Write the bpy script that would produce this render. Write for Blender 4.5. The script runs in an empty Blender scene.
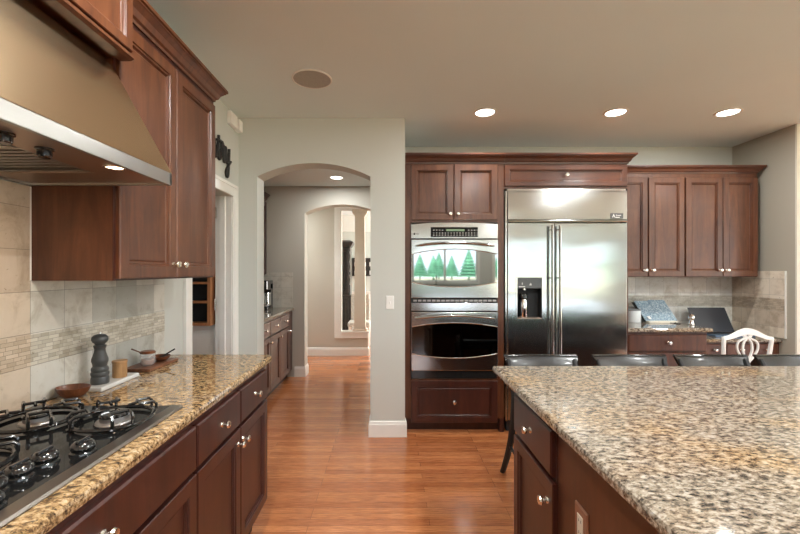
import bpy, bmesh, math, random
from mathutils import Vector, Matrix
random.seed(7)
PI = math.pi
SC = bpy.context.scene
COL = SC.collection

# ------------------------------------------------------------------ camera, world, light, exposure
cam_d = bpy.data.cameras.new('camera'); cam = bpy.data.objects.new('camera', cam_d); COL.objects.link(cam)
cam.location = (0, 0, 1.42); cam.rotation_euler = (PI/2, 0, 0)
cam_d.sensor_width = 36; cam_d.lens = 18.0; cam_d.shift_x = 11/800; cam_d.shift_y = 4/800
cam_d.clip_start = .02; cam_d.clip_end = 200
SC.camera = cam
SC.view_settings.view_transform = 'Standard'; SC.view_settings.look = 'None'
SC.view_settings.gamma = 1; SC.view_settings.use_curve_mapping = False
SC.view_settings.exposure = 0.22
SC.cycles.max_bounces = 10; SC.cycles.diffuse_bounces = 6; SC.cycles.glossy_bounces = 5
SC.cycles.sample_clamp_indirect = 6; SC.cycles.caustics_reflective = False; SC.cycles.caustics_refractive = False

W = bpy.data.worlds.new('world'); SC.world = W; W.use_nodes = True
bg = W.node_tree.nodes['Background']
bg.inputs[0].default_value = (.84, .94, 1.06, 1); bg.inputs[1].default_value = 4.2

def light(name, kind, loc, energy, color=(1, 1, 1), rot=(0, 0, 0), size=.2, size_y=None, spread=None):
    d = bpy.data.lights.new(name, kind); d.energy = energy; d.color = color
    if kind == 'AREA':
        if size_y: d.shape = 'RECTANGLE'; d.size = size; d.size_y = size_y
        else: d.shape = 'DISK'; d.size = size
        if spread: d.spread = spread
    o = bpy.data.objects.new(name, d); COL.objects.link(o); o.location = loc; o.rotation_euler = rot
    return o
CEIL = 2.732
WARM = (.94, .97, .96)
RX, RY = 7.5, -5.5          # far right and rear walls of the big room
REAR_WIN = [(.75, 2.75, 1.08, 2.25), (3.3, 6.9, .75, 2.3)]
EAST_WIN = [(-4.6, -2.2, .3, 2.35), (-1.7, .7, .3, 2.35), (1.1, 3.2, .3, 2.35)]
for (a, b, c, d) in REAR_WIN:
    l = light('window_daylight', 'AREA', ((a+b)/2, RY-.02, (c+d)/2), 1, rot=(PI/2, 0, 0), size=b-a, size_y=d-c); l.data.cycles.is_portal = True
for (a, b, c, d) in EAST_WIN:
    l = light('window_daylight', 'AREA', (RX+.02, (a+b)/2, (c+d)/2), 1, rot=(PI/2, 0, PI/2), size=b-a, size_y=d-c); l.data.cycles.is_portal = True
sun_d = bpy.data.lights.new('sun', 'SUN'); sun_d.energy = 26; sun_d.angle = math.radians(1); sun_d.color = (1, .96, .9)
sun = bpy.data.objects.new('sun', sun_d); COL.objects.link(sun); sun.rotation_euler = (math.radians(-48), 0, math.radians(20))
# added fill light for the dining room, which has no window
light('dining_fill', 'AREA', (2.9, 8.4, 1.5), 230, (1, .97, .92), (PI/2, 0, PI/2), 2.0, 1.8)

# ------------------------------------------------------------------ materials
def newmat(name):
    m = bpy.data.materials.new(name); m.use_nodes = True
    return m, m.node_tree, m.node_tree.nodes['Principled BSDF']
def rgb(c): return (c[0], c[1], c[2], 1)
def N(nt, t, **k):
    n = nt.nodes.new(t)
    for a, b in k.items(): setattr(n, a, b)
    return n
def mapping(nt, scale=(1, 1, 1), loc=(0, 0, 0), rot=(0, 0, 0), coord='Object'):
    tc = N(nt, 'ShaderNodeNewGeometry') if coord == 'World' else N(nt, 'ShaderNodeTexCoord')
    mp = N(nt, 'ShaderNodeMapping')
    nt.links.new(tc.outputs['Position' if coord == 'World' else coord], mp.inputs[0])
    mp.inputs['Scale'].default_value = scale; mp.inputs['Location'].default_value = loc; mp.inputs['Rotation'].default_value = rot
    return mp.outputs[0]
def noise(nt, vec, scale, detail=4, rough=.55, dist=0):
    n = N(nt, 'ShaderNodeTexNoise'); nt.links.new(vec, n.inputs['Vector'])
    n.inputs['Scale'].default_value = scale; n.inputs['Detail'].default_value = detail
    n.inputs['Roughness'].default_value = rough; n.inputs['Distortion'].default_value = dist
    return n.outputs['Fac']
def ramp(nt, fac, stops, interp='LINEAR'):
    r = N(nt, 'ShaderNodeValToRGB'); nt.links.new(fac, r.inputs[0]); r.color_ramp.interpolation = interp
    e = r.color_ramp.elements
    while len(e) < len(stops): e.new(.5)
    for el, (p, c) in zip(e, stops): el.position = p; el.color = rgb(c)
    return r.outputs[0]
def mix(nt, fac, a, b, mode='MIX'):
    n = N(nt, 'ShaderNodeMix', data_type='RGBA', blend_type=mode)
    for sock, v in ((n.inputs[0], fac), (n.inputs[6], a), (n.inputs[7], b)):
        if hasattr(v, 'is_linked'): nt.links.new(v, sock)
        elif isinstance(v, tuple): sock.default_value = rgb(v)
        else: sock.default_value = v
    return n.outputs[2]
def bump(nt, h, strength, dist, b):
    n = N(nt, 'ShaderNodeBump'); nt.links.new(h, n.inputs['Height']); n.inputs['Strength'].default_value = strength; n.inputs['Distance'].default_value = dist
    nt.links.new(n.outputs[0], b.inputs['Normal'])
def flat(name, c, rough=.5, metal=0, var=.06, scale=12, coat=0, emit=0, emit_c=None, trans=0, ior=1.45, spec=None):
    m, nt, b = newmat(name)
    if var:
        f = noise(nt, mapping(nt), scale, 3)
        lo = tuple(x*(1-var) for x in c); hi = tuple(min(1, x*(1+var)) for x in c)
        nt.links.new(ramp(nt, f, [(.3, lo), (.7, hi)]), b.inputs['Base Color'])
    else: b.inputs['Base Color'].default_value = rgb(c)
    b.inputs['Roughness'].default_value = rough; b.inputs['Metallic'].default_value = metal
    b.inputs['Coat Weight'].default_value = coat; b.inputs['Coat Roughness'].default_value = .08
    b.inputs['Transmission Weight'].default_value = trans; b.inputs['IOR'].default_value = ior
    if spec is not None: b.inputs['Specular IOR Level'].default_value = spec
    if emit: b.inputs['Emission Color'].default_value = rgb(emit_c or c); b.inputs['Emission Strength'].default_value = emit
    return m
def wood(name, dark, mid, light_, rough=.36, axis='z', coat=.2, scale=1):
    m, nt, b = newmat(name)
    s = {'z': (9, 9, 1.1), 'x': (1.1, 9, 9), 'y': (9, 1.1, 9)}[axis]
    v = mapping(nt, tuple(q*scale for q in s))
    f = noise(nt, v, 1.9, 8, .6, .9)
    c1 = ramp(nt, f, [(.2, dark), (.5, mid), (.85, light_)])
    v2 = mapping(nt, tuple(q*scale for q in {'z': (60, 60, 3), 'x': (3, 60, 60), 'y': (60, 3, 60)}[axis]))
    f2 = noise(nt, v2, 3, 3, .6)
    c2 = mix(nt, .16, c1, ramp(nt, f2, [(.3, (.35, .3, .28)), (.7, (1, 1, 1))]), 'MULTIPLY')
    mo = noise(nt, mapping(nt, (1, 1, .7)), 7, 4, .6, .8)
    c2 = mix(nt, .6, c2, ramp(nt, mo, [(.35, (.62, .58, .56)), (.62, (1, 1, 1))]), 'MULTIPLY')
    nt.links.new(c2, b.inputs['Base Color'])
    b.inputs['Roughness'].default_value = rough; b.inputs['Coat Weight'].default_value = coat; b.inputs['Coat Roughness'].default_value = .18
    bump(nt, f2, .04, .002, b)
    return m
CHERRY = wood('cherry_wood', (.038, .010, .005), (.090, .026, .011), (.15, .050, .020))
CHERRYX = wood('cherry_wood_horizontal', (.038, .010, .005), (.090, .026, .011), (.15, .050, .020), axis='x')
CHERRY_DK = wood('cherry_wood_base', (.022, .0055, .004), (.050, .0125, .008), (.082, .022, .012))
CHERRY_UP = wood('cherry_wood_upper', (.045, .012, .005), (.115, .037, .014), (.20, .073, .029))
TOE = flat('toe_kick_brown', (.035, .014, .008), .6)
OAK = wood('light_wood', (.33, .17, .07), (.52, .30, .13), (.62, .40, .20), .5, coat=0)
ACACIA = wood('dark_acacia', (.06, .018, .008), (.16, .05, .02), (.28, .10, .04), .4, scale=3)
BOARDW = wood('board_wood', (.10, .035, .018), (.22, .09, .045), (.32, .15, .08), .45, axis='y', coat=.1, scale=2)
NICKEL = flat('brushed_nickel', (.80, .76, .70), .22, 1, 0)
CHROME = flat('chrome', (.86, .87, .88), .08, 1, 0)
BLACKIRON = flat('black_enamel', (.012, .012, .012), .16, 0, 0, coat=.6)
BLACKGLASS = flat('black_glass', (.008, .008, .008), .05, 0, 0, spec=.4)
BLACKMATTE = flat('black_matte', (.02, .02, .02), .55)
BLACKLEATHER = flat('black_leather', (.014, .0135, .013), .3, 0, 0, coat=.15)
WHITE = flat('white_trim_paint', (.80, .79, .75), .35, 0, .02)
PLASTIC = flat('white_plastic', (.82, .82, .79), .35, 0, .02)
WHITEPAINT = flat('white_chair_paint', (.88, .88, .85), .4, 0, .02)
PORCELAIN = flat('pale_porcelain', (.86, .90, .92), .25, 0, .02)
GLASSM = flat('clear_glass', (1, 1, 1), .02, 0, 0, trans=1, ior=1.45)
WINGLASS = flat('window_glass', (1, 1, 1), .0, 0, 0, trans=1, ior=1.03)
BRONZE = flat('brown_plate', (.22, .10, .06), .35, 0, .05)
def wallpaint(name, c, rough=.6):
    m, nt, b = newmat(name)
    f = noise(nt, mapping(nt, coord='World'), 140, 3)
    f2 = noise(nt, mapping(nt, coord='World'), .8, 2)
    nt.links.new(ramp(nt, f2, [(.3, tuple(x*.98 for x in c)), (.7, tuple(x*1.02 for x in c))]), b.inputs['Base Color'])
    b.inputs['Roughness'].default_value = rough
    bump(nt, f, .05, .003, b)
    return m
PAINT = wallpaint('greige_wall_paint', (.57, .585, .545))
CEILP = wallpaint('ceiling_paint', (.74, .825, .83), .8)  # blue-green tint in the colour cancels red light bounced off the floor
HALLP = wallpaint('warm_greige_wall_paint', (.52, .485, .42))
FARP = wallpaint('pale_sage_wall_paint', (.60, .64, .60))

def steel(name, c, rough, wav=.0, axis='x', rs=None):
    m, nt, b = newmat(name)
    s = {'x': (1.5, 200, 200), 'z': (200, 200, 1.5), 'y': (200, 1.5, 200)}[axis]
    f = noise(nt, mapping(nt, s), 4, 2)
    nt.links.new(ramp(nt, f, [(.2, tuple(x*(.97 if name[:4] == 'hood' else .9) for x in c)), (.8, c)]), b.inputs['Base Color'])
    b.inputs['Metallic'].default_value = 1; b.inputs['Roughness'].default_value = rough
    r = N(nt, 'ShaderNodeMapRange'); nt.links.new(f, r.inputs[0]); r.inputs[3].default_value = rough*.92; r.inputs[4].default_value = rough*1.08
    nt.links.new(r.outputs[0], b.inputs['Roughness'])
    if wav:
        g = noise(nt, mapping(nt, (.8, .8, 2.2)), 1.7, 1)
        bump(nt, g, wav, .02, b)
    return m
STEEL = steel('fridge_stainless', (.50, .52, .51), .15, .25)
STEEL_OV = steel('oven_stainless', (.60, .60, .585), .16, .05)
STEEL_HD = steel('hood_stainless', (.80, .61, .39), .25, 0, 'y')  # gold sheen of reflected warm lights put into the steel colour
STEEL_RIM = steel('hood_rim_stainless', (.50, .49, .46), .3, 0, 'y')
STEEL_CT = steel('cooktop_steel', (.42, .38, .34), .3, 0, 'y')

def granite(name, pale):
    m, nt, b = newmat(name)
    v = mapping(nt, (.58, 1.0, 1.0), coord='World', rot=(0, 0, .12))
    f = noise(nt, v, 80, 9, .72, .25)
    g = noise(nt, v, 120, 5, .7, .2)
    big = noise(nt, v, 4.2, 3, .5, .3)
    base = ramp(nt, f, [(.35, (.018, .012, .009)), (.44, (.13, .075, .035)), (.51, (.34, .215, .10)), (.585, (.47, .335, .19)), (.69, (.52, .45, .33)), (.82, (.28, .26, .24))])
    base2 = ramp(nt, f, [(.365, (.018, .016, .015)), (.44, (.12, .095, .072)), (.515, (.28, .228, .17)), (.585, (.40, .35, .285)), (.69, (.46, .44, .395)), (.82, (.22, .22, .22))])
    bb = mix(nt, ramp(nt, big, [(.25 if pale else .58, (0, 0, 0)), (.5 if pale else .8, (1, 1, 1))]), base, base2)
    sp = ramp(nt, g, [(.345, (.05, .04, .035)), (.42, (1, 1, 1))])
    nt.links.new(mix(nt, .9, bb, sp, 'MULTIPLY'), b.inputs['Base Color'])
    b.inputs['Roughness'].default_value = .06; b.inputs['Coat Weight'].default_value = .3; b.inputs['Coat Roughness'].default_value = .03
    return m
GRANITE_L = granite('golden_granite', False)
GRANITE_I = granite('granite_pale_reflection', True)  # same stone as the left counter, its grey reflection painted in

def tiles(name, axis, u0, v0, w=.15, h=.15, c1=(.74, .72, .66), c2=(.40, .41, .38), small=False):
    m, nt, b = newmat(name)
    gm = N(nt, 'ShaderNodeNewGeometry'); sp = N(nt, 'ShaderNodeSeparateXYZ'); nt.links.new(gm.outputs['Position'], sp.inputs[0])
    cb = N(nt, 'ShaderNodeCombineXYZ')
    a = N(nt, 'ShaderNodeMath', operation='ADD'); nt.links.new(sp.outputs[axis], a.inputs[0]); a.inputs[1].default_value = 60*w - u0
    c = N(nt, 'ShaderNodeMath', operation='ADD'); nt.links.new(sp.outputs['Z'], c.inputs[0]); c.inputs[1].default_value = 20*h - v0
    nt.links.new(a.outputs[0], cb.inputs[0]); nt.links.new(c.outputs[0], cb.inputs[1])
    br = N(nt, 'ShaderNodeTexBrick'); nt.links.new(cb.outputs[0], br.inputs['Vector'])
    br.offset = .37 if small else 0; br.squash = .7 if small else 1; br.squash_frequency = 3
    br.inputs['Scale'].default_value = 1; br.inputs['Brick Width'].default_value = w; br.inputs['Row Height'].default_value = h
    br.inputs['Mortar Size'].default_value = .0012 if not small else .0009; br.inputs['Mortar Smooth'].default_value = .3
    br.inputs['Color1'].default_value = rgb(c1); br.inputs['Color2'].default_value = rgb(c2)
    br.inputs['Mortar'].default_value = rgb(tuple(x*.45 for x in c1))
    f = noise(nt, mapping(nt, coord='World'), 9, 8, .65, .5)
    pit = noise(nt, mapping(nt, coord='World'), 60, 3, .6, .2)
    col = mix(nt, .7, br.outputs['Color'], ramp(nt, f, [(.32, (.55, .49, .41)), (.5, (.92, .90, .87)), (.7, (1.0, 1.0, 1.0))]), 'MULTIPLY')
    col = mix(nt, .8, col, ramp(nt, pit, [(.27, (.45, .38, .3)), (.33, (1, 1, 1))]), 'MULTIPLY')
    nt.links.new(col, b.inputs['Base Color']); b.inputs['Roughness'].default_value = .38
    inv = N(nt, 'ShaderNodeMath', operation='SUBTRACT'); inv.inputs[0].default_value = 1; nt.links.new(br.outputs['Fac'], inv.inputs[1])
    bump(nt, inv.outputs[0], .5, .002, b)
    return m

def floor_mat():
    m, nt, b = newmat('red_oak_floor')
    v = mapping(nt, coord='World', loc=(20, 20, 0))
    br = N(nt, 'ShaderNodeTexBrick'); nt.links.new(v, br.inputs['Vector']); br.offset = .41; br.offset_frequency = 3
    br.inputs['Scale'].default_value = 1; br.inputs['Brick Width'].default_value = 1.15; br.inputs['Row Height'].default_value = .057
    br.inputs['Mortar Size'].default_value = .0009; br.inputs['Mortar Smooth'].default_value = .2; br.inputs['Bias'].default_value = 0
    br.inputs['Color1'].default_value = (.74, .295, .115, 1); br.inputs['Color2'].default_value = (.50, .17, .062, 1); br.inputs['Mortar'].default_value = (.13, .045, .02, 1)
    g = noise(nt, mapping(nt, (1.3, 16, 1), coord='World'), 3.2, 7, .65, 1.2)
    g2 = noise(nt, mapping(nt, (4, 120, 1), coord='World'), 3, 3, .6)
    col = mix(nt, .8, br.outputs['Color'], ramp(nt, g, [(.3, (.50, .36, .27)), (.5, (.9, .86, .82)), (.7, (1, 1, 1))]), 'MULTIPLY')
    col = mix(nt, .7, col, ramp(nt, g2, [(.36, (.42, .33, .27)), (.6, (1, 1, 1))]), 'MULTIPLY')
    nt.links.new(col, b.inputs['Base Color']); b.inputs['Roughness'].default_value = .2
    b.inputs['Coat Weight'].default_value = .35; b.inputs['Coat Roughness'].default_value = .12
    inv = N(nt, 'ShaderNodeMath', operation='SUBTRACT'); inv.inputs[0].default_value = 1; nt.links.new(br.outputs['Fac'], inv.inputs[1])
    bump(nt, inv.outputs[0], .15, .001, b)
    return m
FLOOR = floor_mat()

# ------------------------------------------------------------------ mesh helpers
class MB:
    def __init__(s): s.bm = bmesh.new()
    def box(s, x0, x1, y0, y1, z0, z1, bev=0):
        if x0 > x1: x0, x1 = x1, x0
        if y0 > y1: y0, y1 = y1, y0
        if z0 > z1: z0, z1 = z1, z0
        t = bmesh.new()
        bmesh.ops.create_cube(t, size=1)
        for v in t.verts: v.co = Vector(((x0+x1)/2+v.co.x*(x1-x0), (y0+y1)/2+v.co.y*(y1-y0), (z0+z1)/2+v.co.z*(z1-z0)))
        if bev: bmesh.ops.bevel(t, geom=t.edges[:], offset=bev, segments=2, affect='EDGES', profile=.6)
        s.add(t); return s
    def add(s, t, mat=None):
        if mat is not None: bmesh.ops.transform(t, matrix=mat, verts=t.verts)
        me = bpy.data.meshes.new('tmp'); t.to_mesh(me); t.free(); s.bm.from_mesh(me); bpy.data.meshes.remove(me)
    def prism(s, pts, fn, a, b):
        """pts: 2D outline, fn(p, t) -> 3D point, extruded from t=a to t=b"""
        t = bmesh.new()
        A = [t.verts.new(fn(p, a)) for p in pts]; B = [t.verts.new(fn(p, b)) for p in pts]
        n = len(pts)
        t.faces.new(A); t.faces.new(B[::-1])
        for i in range(n): t.faces.new((A[i], B[i], B[(i+1) % n], A[(i+1) % n]))
        bmesh.ops.recalc_face_normals(t, faces=t.faces[:]); bmesh.ops.triangulate(t, faces=[f for f in t.faces if len(f.verts) > 4])
        s.add(t); return s
    def lathe(s, prof, o, axis=(0, 0, 1), n=24):
        ax = Vector(axis).normalized(); q = Vector((0, 0, 1)).rotation_difference(ax)
        t = bmesh.new(); rings = []
        for r, h in prof:
            if r < 1e-5: rings.append([t.verts.new((0, 0, h))])
            else: rings.append([t.verts.new((r*math.cos(2*PI*k/n), r*math.sin(2*PI*k/n), h)) for k in range(n)])
        for A, B in zip(rings, rings[1:]):
            for k in range(n):
                k2 = (k+1) % n
                if len(A) == 1 and len(B) == 1: continue
                if len(A) == 1: t.faces.new((A[0], B[k], B[k2]))
                elif len(B) == 1: t.faces.new((A[k], B[0], A[k2]))
                else: t.faces.new((A[k], B[k], B[k2], A[k2]))
        bmesh.ops.recalc_face_normals(t, faces=t.faces[:])
        s.add(t, Matrix.Translation(Vector(o)) @ q.to_matrix().to_4x4()); return s
    def tube(s, pts, r, n=8, flat=1.0):
        pts = [Vector(p) for p in pts]; t = bmesh.new(); rings = []
        up = Vector((0, 0, 1)); prev = None
        for i, p in enumerate(pts):
            d = (pts[min(i+1, len(pts)-1)] - pts[max(i-1, 0)]).normalized()
            if prev is None:
                ref = up if abs(d.dot(up)) < .9 else Vector((1, 0, 0))
                a = d.cross(ref).normalized()
            else: a = (prev - d*prev.dot(d)).normalized()
            prev = a; b = d.cross(a)
            rr = r[i] if isinstance(r, (list, tuple)) else r
            rings.append([t.verts.new(p + a*rr*math.cos(2*PI*k/n) + b*rr*flat*math.sin(2*PI*k/n)) for k in range(n)])
        for A, B in zip(rings, rings[1:]):
            for k in range(n): t.faces.new((A[k], B[k], B[(k+1) % n], A[(k+1) % n]))
        t.faces.new(rings[0]); t.faces.new(rings[-1][::-1])
        bmesh.ops.recalc_face_normals(t, faces=t.faces[:])
        s.add(t); return s
    def loops(s, Fr, u0, u1, v0, v1, prof):
        t = bmesh.new(); rings = []
        for ins, w in prof:
            rings.append([t.verts.new(Fr(u, v, w)) for u, v in ((u0+ins, v0+ins), (u1-ins, v0+ins), (u1-ins, v1-ins), (u0+ins, v1-ins))])
        for A, B in zip(rings, rings[1:]):
            for k in range(4): t.faces.new((A[k], A[(k+1) % 4], B[(k+1) % 4], B[k]))
        t.faces.new(rings[0][::-1]); t.faces.new(rings[-1])
        bmesh.ops.recalc_face_normals(t, faces=t.faces[:])
        s.add(t); return s
    def sweep(s, path, prof, closed=False):
        """path of (x, y); prof of (outward offset, z); outward is to the right of travel"""
        P = [Vector((p[0], p[1], 0)) for p in path]; n = len(P); t = bmesh.new(); rings = []
        for i in range(n):
            ds = []
            if i > 0: ds.append((P[i]-P[i-1]).normalized())
            if i < n-1: ds.append((P[i+1]-P[i]).normalized())
            ns = [Vector((d.y, -d.x, 0)) for d in ds]
            m = sum(ns, Vector()).normalized(); k = 1/max(.2, m.dot(ns[0]))
            rings.append([t.verts.new(P[i] + m*k*o + Vector((0, 0, z))) for o, z in prof])
        q = len(prof)
        for A, B in zip(rings, rings[1:]):
            for k in range(q): t.faces.new((A[k], B[k], B[(k+1) % q], A[(k+1) % q]))
        t.faces.new(rings[0]); t.faces.new(rings[-1][::-1])
        bmesh.ops.recalc_face_normals(t, faces=t.faces[:]); bmesh.ops.triangulate(t, faces=[f for f in t.faces if len(f.verts) > 4])
        s.add(t); return s
    def build(s, name, m, parent=None, smooth=False, base=None):
        wl = Vector()
        if parent is not None:
            p = parent
            while p: wl += p.location; p = p.parent
        loc = Vector(base) if base is not None else Vector()
        if parent is not None: loc = Vector()
        off = wl + loc
        for v in s.bm.verts: v.co -= off
        me = bpy.data.meshes.new(name); s.bm.to_mesh(me); s.bm.free(); me.materials.append(m)
        if smooth:
            me.shade_smooth() if hasattr(me, 'shade_smooth') else None
            me.set_sharp_from_angle(angle=math.radians(38))
        o = bpy.data.objects.new(name, me); COL.objects.link(o); o.parent = parent; o.location = loc
        return o
def thing(name, label, cat, loc=(0, 0, 0), group=None):
    o = bpy.data.objects.new(name, None); COL.objects.link(o); o.location = loc; o.empty_display_size = .05
    return tag(o, label, cat, group)
def tag(o, label, cat, group=None):
    o['label'] = label; o['category'] = cat
    if group: o['group'] = group
    return o
def struct(o, label, cat):
    o['kind'] = 'structure'; return tag(o, label, cat)
def dup(root, delta, label=None):
    def rec(o, parent):
        c = o.copy(); COL.objects.link(c); c.parent = parent
        for ch in list(o.children): rec(ch, c)
        return c
    r = rec(root, None); r.location = root.location + Vector(delta)
    if label: r['label'] = label
    return r
def frame(o, facing):
    o = Vector(o)
    U, Wd = {'-y': (Vector((1, 0, 0)), Vector((0, -1, 0))), '+x': (Vector((0, 1, 0)), Vector((1, 0, 0))), '-x': (Vector((0, 1, 0)), Vector((-1, 0, 0))), '+y': (Vector((1, 0, 0)), Vector((0, 1, 0)))}[facing]
    f = lambda u, v, w: o + U*u + Vector((0, 0, v)) + Wd*w
    f.W = Wd
    return f
PANEL = [(0, 0), (0, .017), (.003, .02), (.050, .02), (.0525, .014), (.060, .0145), (.0625, .006), (.066, .004), (.072, .0065)]
SLAB = [(0, 0), (0, .015), (.006, .02)]
def door(name, Fr, u0, u1, v0, v1, m, parent, prof=PANEL, label=None):
    o = MB().loops(Fr, u0, u1, v0, v1, prof).build(name, m, parent)
    if label: o['label'] = label
    return o
def knob(Fr, u, v, parent, w=.02, r=.015, m=NICKEL):
    return MB().lathe([(0, 0), (r*.75, 0), (r*.7, .003), (r*.38, .006), (r*.36, .014), (r*.8, .019), (r, .025), (r*.85, .031), (0, .034)], Fr(u, v, w), Fr.W, 16).build('knob', m, parent, True)
CROWN = [(0, 0), (.008, 0), (.010, .012), (.020, .018), (.030, .040), (.046, .056), (.052, .060), (.052, .066), (.060, .068), (.060, .082), (0, .082)]
def crown(path, z, m, parent, scale=1):
    return MB().sweep(path, [(o*scale, z+h*scale) for o, h in CROWN]).build('crown_moulding', m, parent)

# ------------------------------------------------------------------ room shell
XL = -1.291; YA = 3.43; YB = 4.23; XR = 3.63
def arc(xa, xb, zs, za, n=20):
    c = (xa+xb)/2; hw = (xb-xa)/2; rise = za-zs; R = (hw*hw+rise*rise)/(2*rise); zc = za-R
    a0 = math.asin(hw/R)
    return [(c + R*math.sin(a0 - 2*a0*k/n), zc + R*math.cos(a0 - 2*a0*k/n)) for k in range(n+1)]   # from right to left
xz = lambda p, t: Vector((p[0], t, p[1]))
yz = lambda p, t: Vector((t, p[0], p[1]))
def S(mb, name, m, label, cat): return struct(mb.build(name, m), label, cat)
S(MB().box(-3.4, RX+.15, RY-.15, 9.8, -.08, 0), 'floor', FLOOR, 'reddish oak strip floor running through the kitchen and hall', 'floor')
S(MB().box(-2.8, RX+.15, RY-.15, YB+.12, CEIL, CEIL+.1), 'ceiling_kitchen', CEILP, 'smooth kitchen ceiling, tinted blue green against light bounced off the floor', 'ceiling')
S(MB().box(XL-.13, XL, RY, 2.60, 0, CEIL).box(XL-.13, XL, 3.285, YA+.001, 0, CEIL).box(XL-.13, XL, 2.60, 3.285, 2.035, CEIL), 'wall_left', PAINT, 'grey green wall behind the cooktop with the pantry doorway', 'wall')
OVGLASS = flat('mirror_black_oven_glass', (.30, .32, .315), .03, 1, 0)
OVDARK = flat('oven_glass_dark_reflection', (.07, .075, .075), .05, 1, 0)  # same glass as the upper window, its darker reflection put into the colour
ax0, ax1 = -1.132, -.159
S(MB().prism([(-2.7, 0), (-2.7, CEIL), (.137, CEIL), (.137, 0), (ax1, 0)] + arc(ax0, ax1, 2.23, 2.346) + [(ax0, 0)], xz, YA, YA+.19), 'wall_arch', PAINT, 'greige wall with an arched opening to the hall', 'wall')
S(MB().box(-.05, .137, YA+.19, YB+.12, 0, CEIL), 'wall_return', PAINT, 'short wall return beside the oven cabinet', 'wall')
S(MB().box(.137, XR, YB, YB+.12, 0, CEIL), 'wall_back', PAINT, 'wall behind the oven, refrigerator and desk', 'wall')
S(MB().box(XR, XR+.13, 3.575, YB+.12, 0, CEIL), 'wall_right', wallpaint('taupe_wall_paint', (.41, .375, .305)), 'darker greige wall at the right of the desk', 'wall')
S(MB().box(XR, RX, 3.56, 3.575, 0, CEIL).box(XR+.13, RX, 3.575, 3.69, 0, CEIL), 'wall_right_corner', wallpaint('lit_wall_end', (.70, .68, .60)), 'end of the taupe wall, its bright daylight painted in as cream', 'wall')  # same wall as the taupe side, its lit tone put into the colour
def holed(axis, a0, a1, p0, p1, holes, name, lab):
    mb = MB(); cuts = sorted(holes); pos = a0
    def bx(u0, u1, z0, z1):
        if axis == 'x': mb.box(u0, u1, p0, p1, z0, z1)
        else: mb.box(p0, p1, u0, u1, z0, z1)
    for (h0, h1, z0, z1) in cuts:
        bx(pos, h0, 0, CEIL); bx(h0, h1, 0, z0); bx(h0, h1, z1, CEIL); pos = h1
    bx(pos, a1, 0, CEIL)
    return S(mb, name, PAINT, lab, 'wall')
holed('x', XL, RX, RY-.14, RY, REAR_WIN, 'wall_rear', 'wall with windows behind the camera')
holed('y', RY, 3.69, RX, RX+.14, EAST_WIN, 'wall_far_right', 'wall with tall windows at the far right')
k = 0
for (a, b, c, d) in REAR_WIN:
    k += 1
    root = thing('window_%d' % k, 'white framed window in the rear wall, number %s from the left' % ('one' if k == 1 else 'two'), 'window', ((a+b)/2, RY, c)); root['kind'] = 'structure'
    f = MB(); n = 2 if k == 1 else 3
    f.box(a-.08, b+.08, RY, RY+.02, d, d+.09).box(a-.08, a, RY, RY+.02, c-.08, d).box(b, b+.08, RY, RY+.02, c-.08, d).box(a, b, RY, RY+.04, c-.06, c)
    for i in range(n+1):
        x = a + (b-a)*i/n; f.box(max(a, x-.03), min(b, x+.03), RY-.1, RY-.04, c, d)
    f.box(a, b, RY-.1, RY-.04, c, c+.05).box(a, b, RY-.1, RY-.04, d-.05, d)
    f.build('window_frame', WHITE, root)
for (a, b, c, d) in EAST_WIN:
    k += 1
    root = thing('window_%d' % k, 'tall white framed window in the far right wall, %s' % {3: 'farthest back', 4: 'the middle one', 5: 'nearest the desk'}[k], 'window', (RX, (a+b)/2, c)); root['kind'] = 'structure'
    f = MB()
    f.box(RX-.02, RX, a-.08, b+.08, d, d+.09).box(RX-.02, RX, a-.08, a, c-.08, d).box(RX-.02, RX, b, b+.08, c-.08, d).box(RX-.04, RX, a, b, c-.06, c)
    for y in (a, (a+b)/2, b): f.box(RX+.04, RX+.1, max(a, y-.03), min(b, y+.03), c, d)
    f.box(RX+.04, RX+.1, a, b, c, c+.05).box(RX+.04, RX+.1, a, b, d-.05, d)
    f.build('window_frame', WHITE, root)
# pantry
S(MB().box(-2.8, -2.7, 1.9, YA+.01, 0, CEIL).box(-2.7, XL-.13, 1.9, 2.0, 0, CEIL), 'wall_pantry', PAINT, 'pantry wall seen through the doorway', 'wall')
# hall
HZ = 2.56; Y2 = 5.38; Y3 = 6.72
S(MB().box(-2.8, .04, YA+.19, YB+.13, HZ, HZ+.1).box(-2.8, 1.6, YB+.13, Y3+.001, HZ, HZ+.1), 'ceiling_hall', CEILP, 'lower hall ceiling beyond the arch', 'ceiling')
S(MB().box(-2.0, -1.9, YA+.19, Y2, 0, HZ), 'wall_hall_left', HALLP, 'hall wall behind the serving counter', 'wall')
S(MB().box(-.05, .05, YB+.12, Y2, 0, HZ), 'wall_hall_right', HALLP, 'hall wall on the right', 'wall')
bx0, bx1 = -1.136, -.12
S(MB().prism([(-2.8, 0), (-2.8, HZ+.2), (1.6, HZ+.2), (1.6, 0), (bx1, 0)] + arc(bx0, bx1, 2.2, 2.314) + [(bx0, 0)], xz, Y2, Y2+.2), 'wall_hall_arch', HALLP, 'taupe wall with the second arched opening', 'wall')
S(MB().box(-2.8, -2.7, Y2+.2, Y3, 0, HZ).box(1.5, 1.6, Y2+.2, Y3, 0, HZ), 'wall_hall_sides', HALLP, 'side walls of the cross hall', 'wall')
S(MB().box(-2.8, -.885, Y3, Y3+.12, 0, HZ+.2).box(-.885, -.353, Y3, Y3+.12, 0, .38).box(-.885, 1.6, Y3, Y3+.12, 2.46, HZ+.2).box(1.0, 1.6, Y3, Y3+.12, 0, 2.46), 'wall_hall_far', HALLP, 'taupe half wall with opening to the dining room', 'wall')
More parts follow.
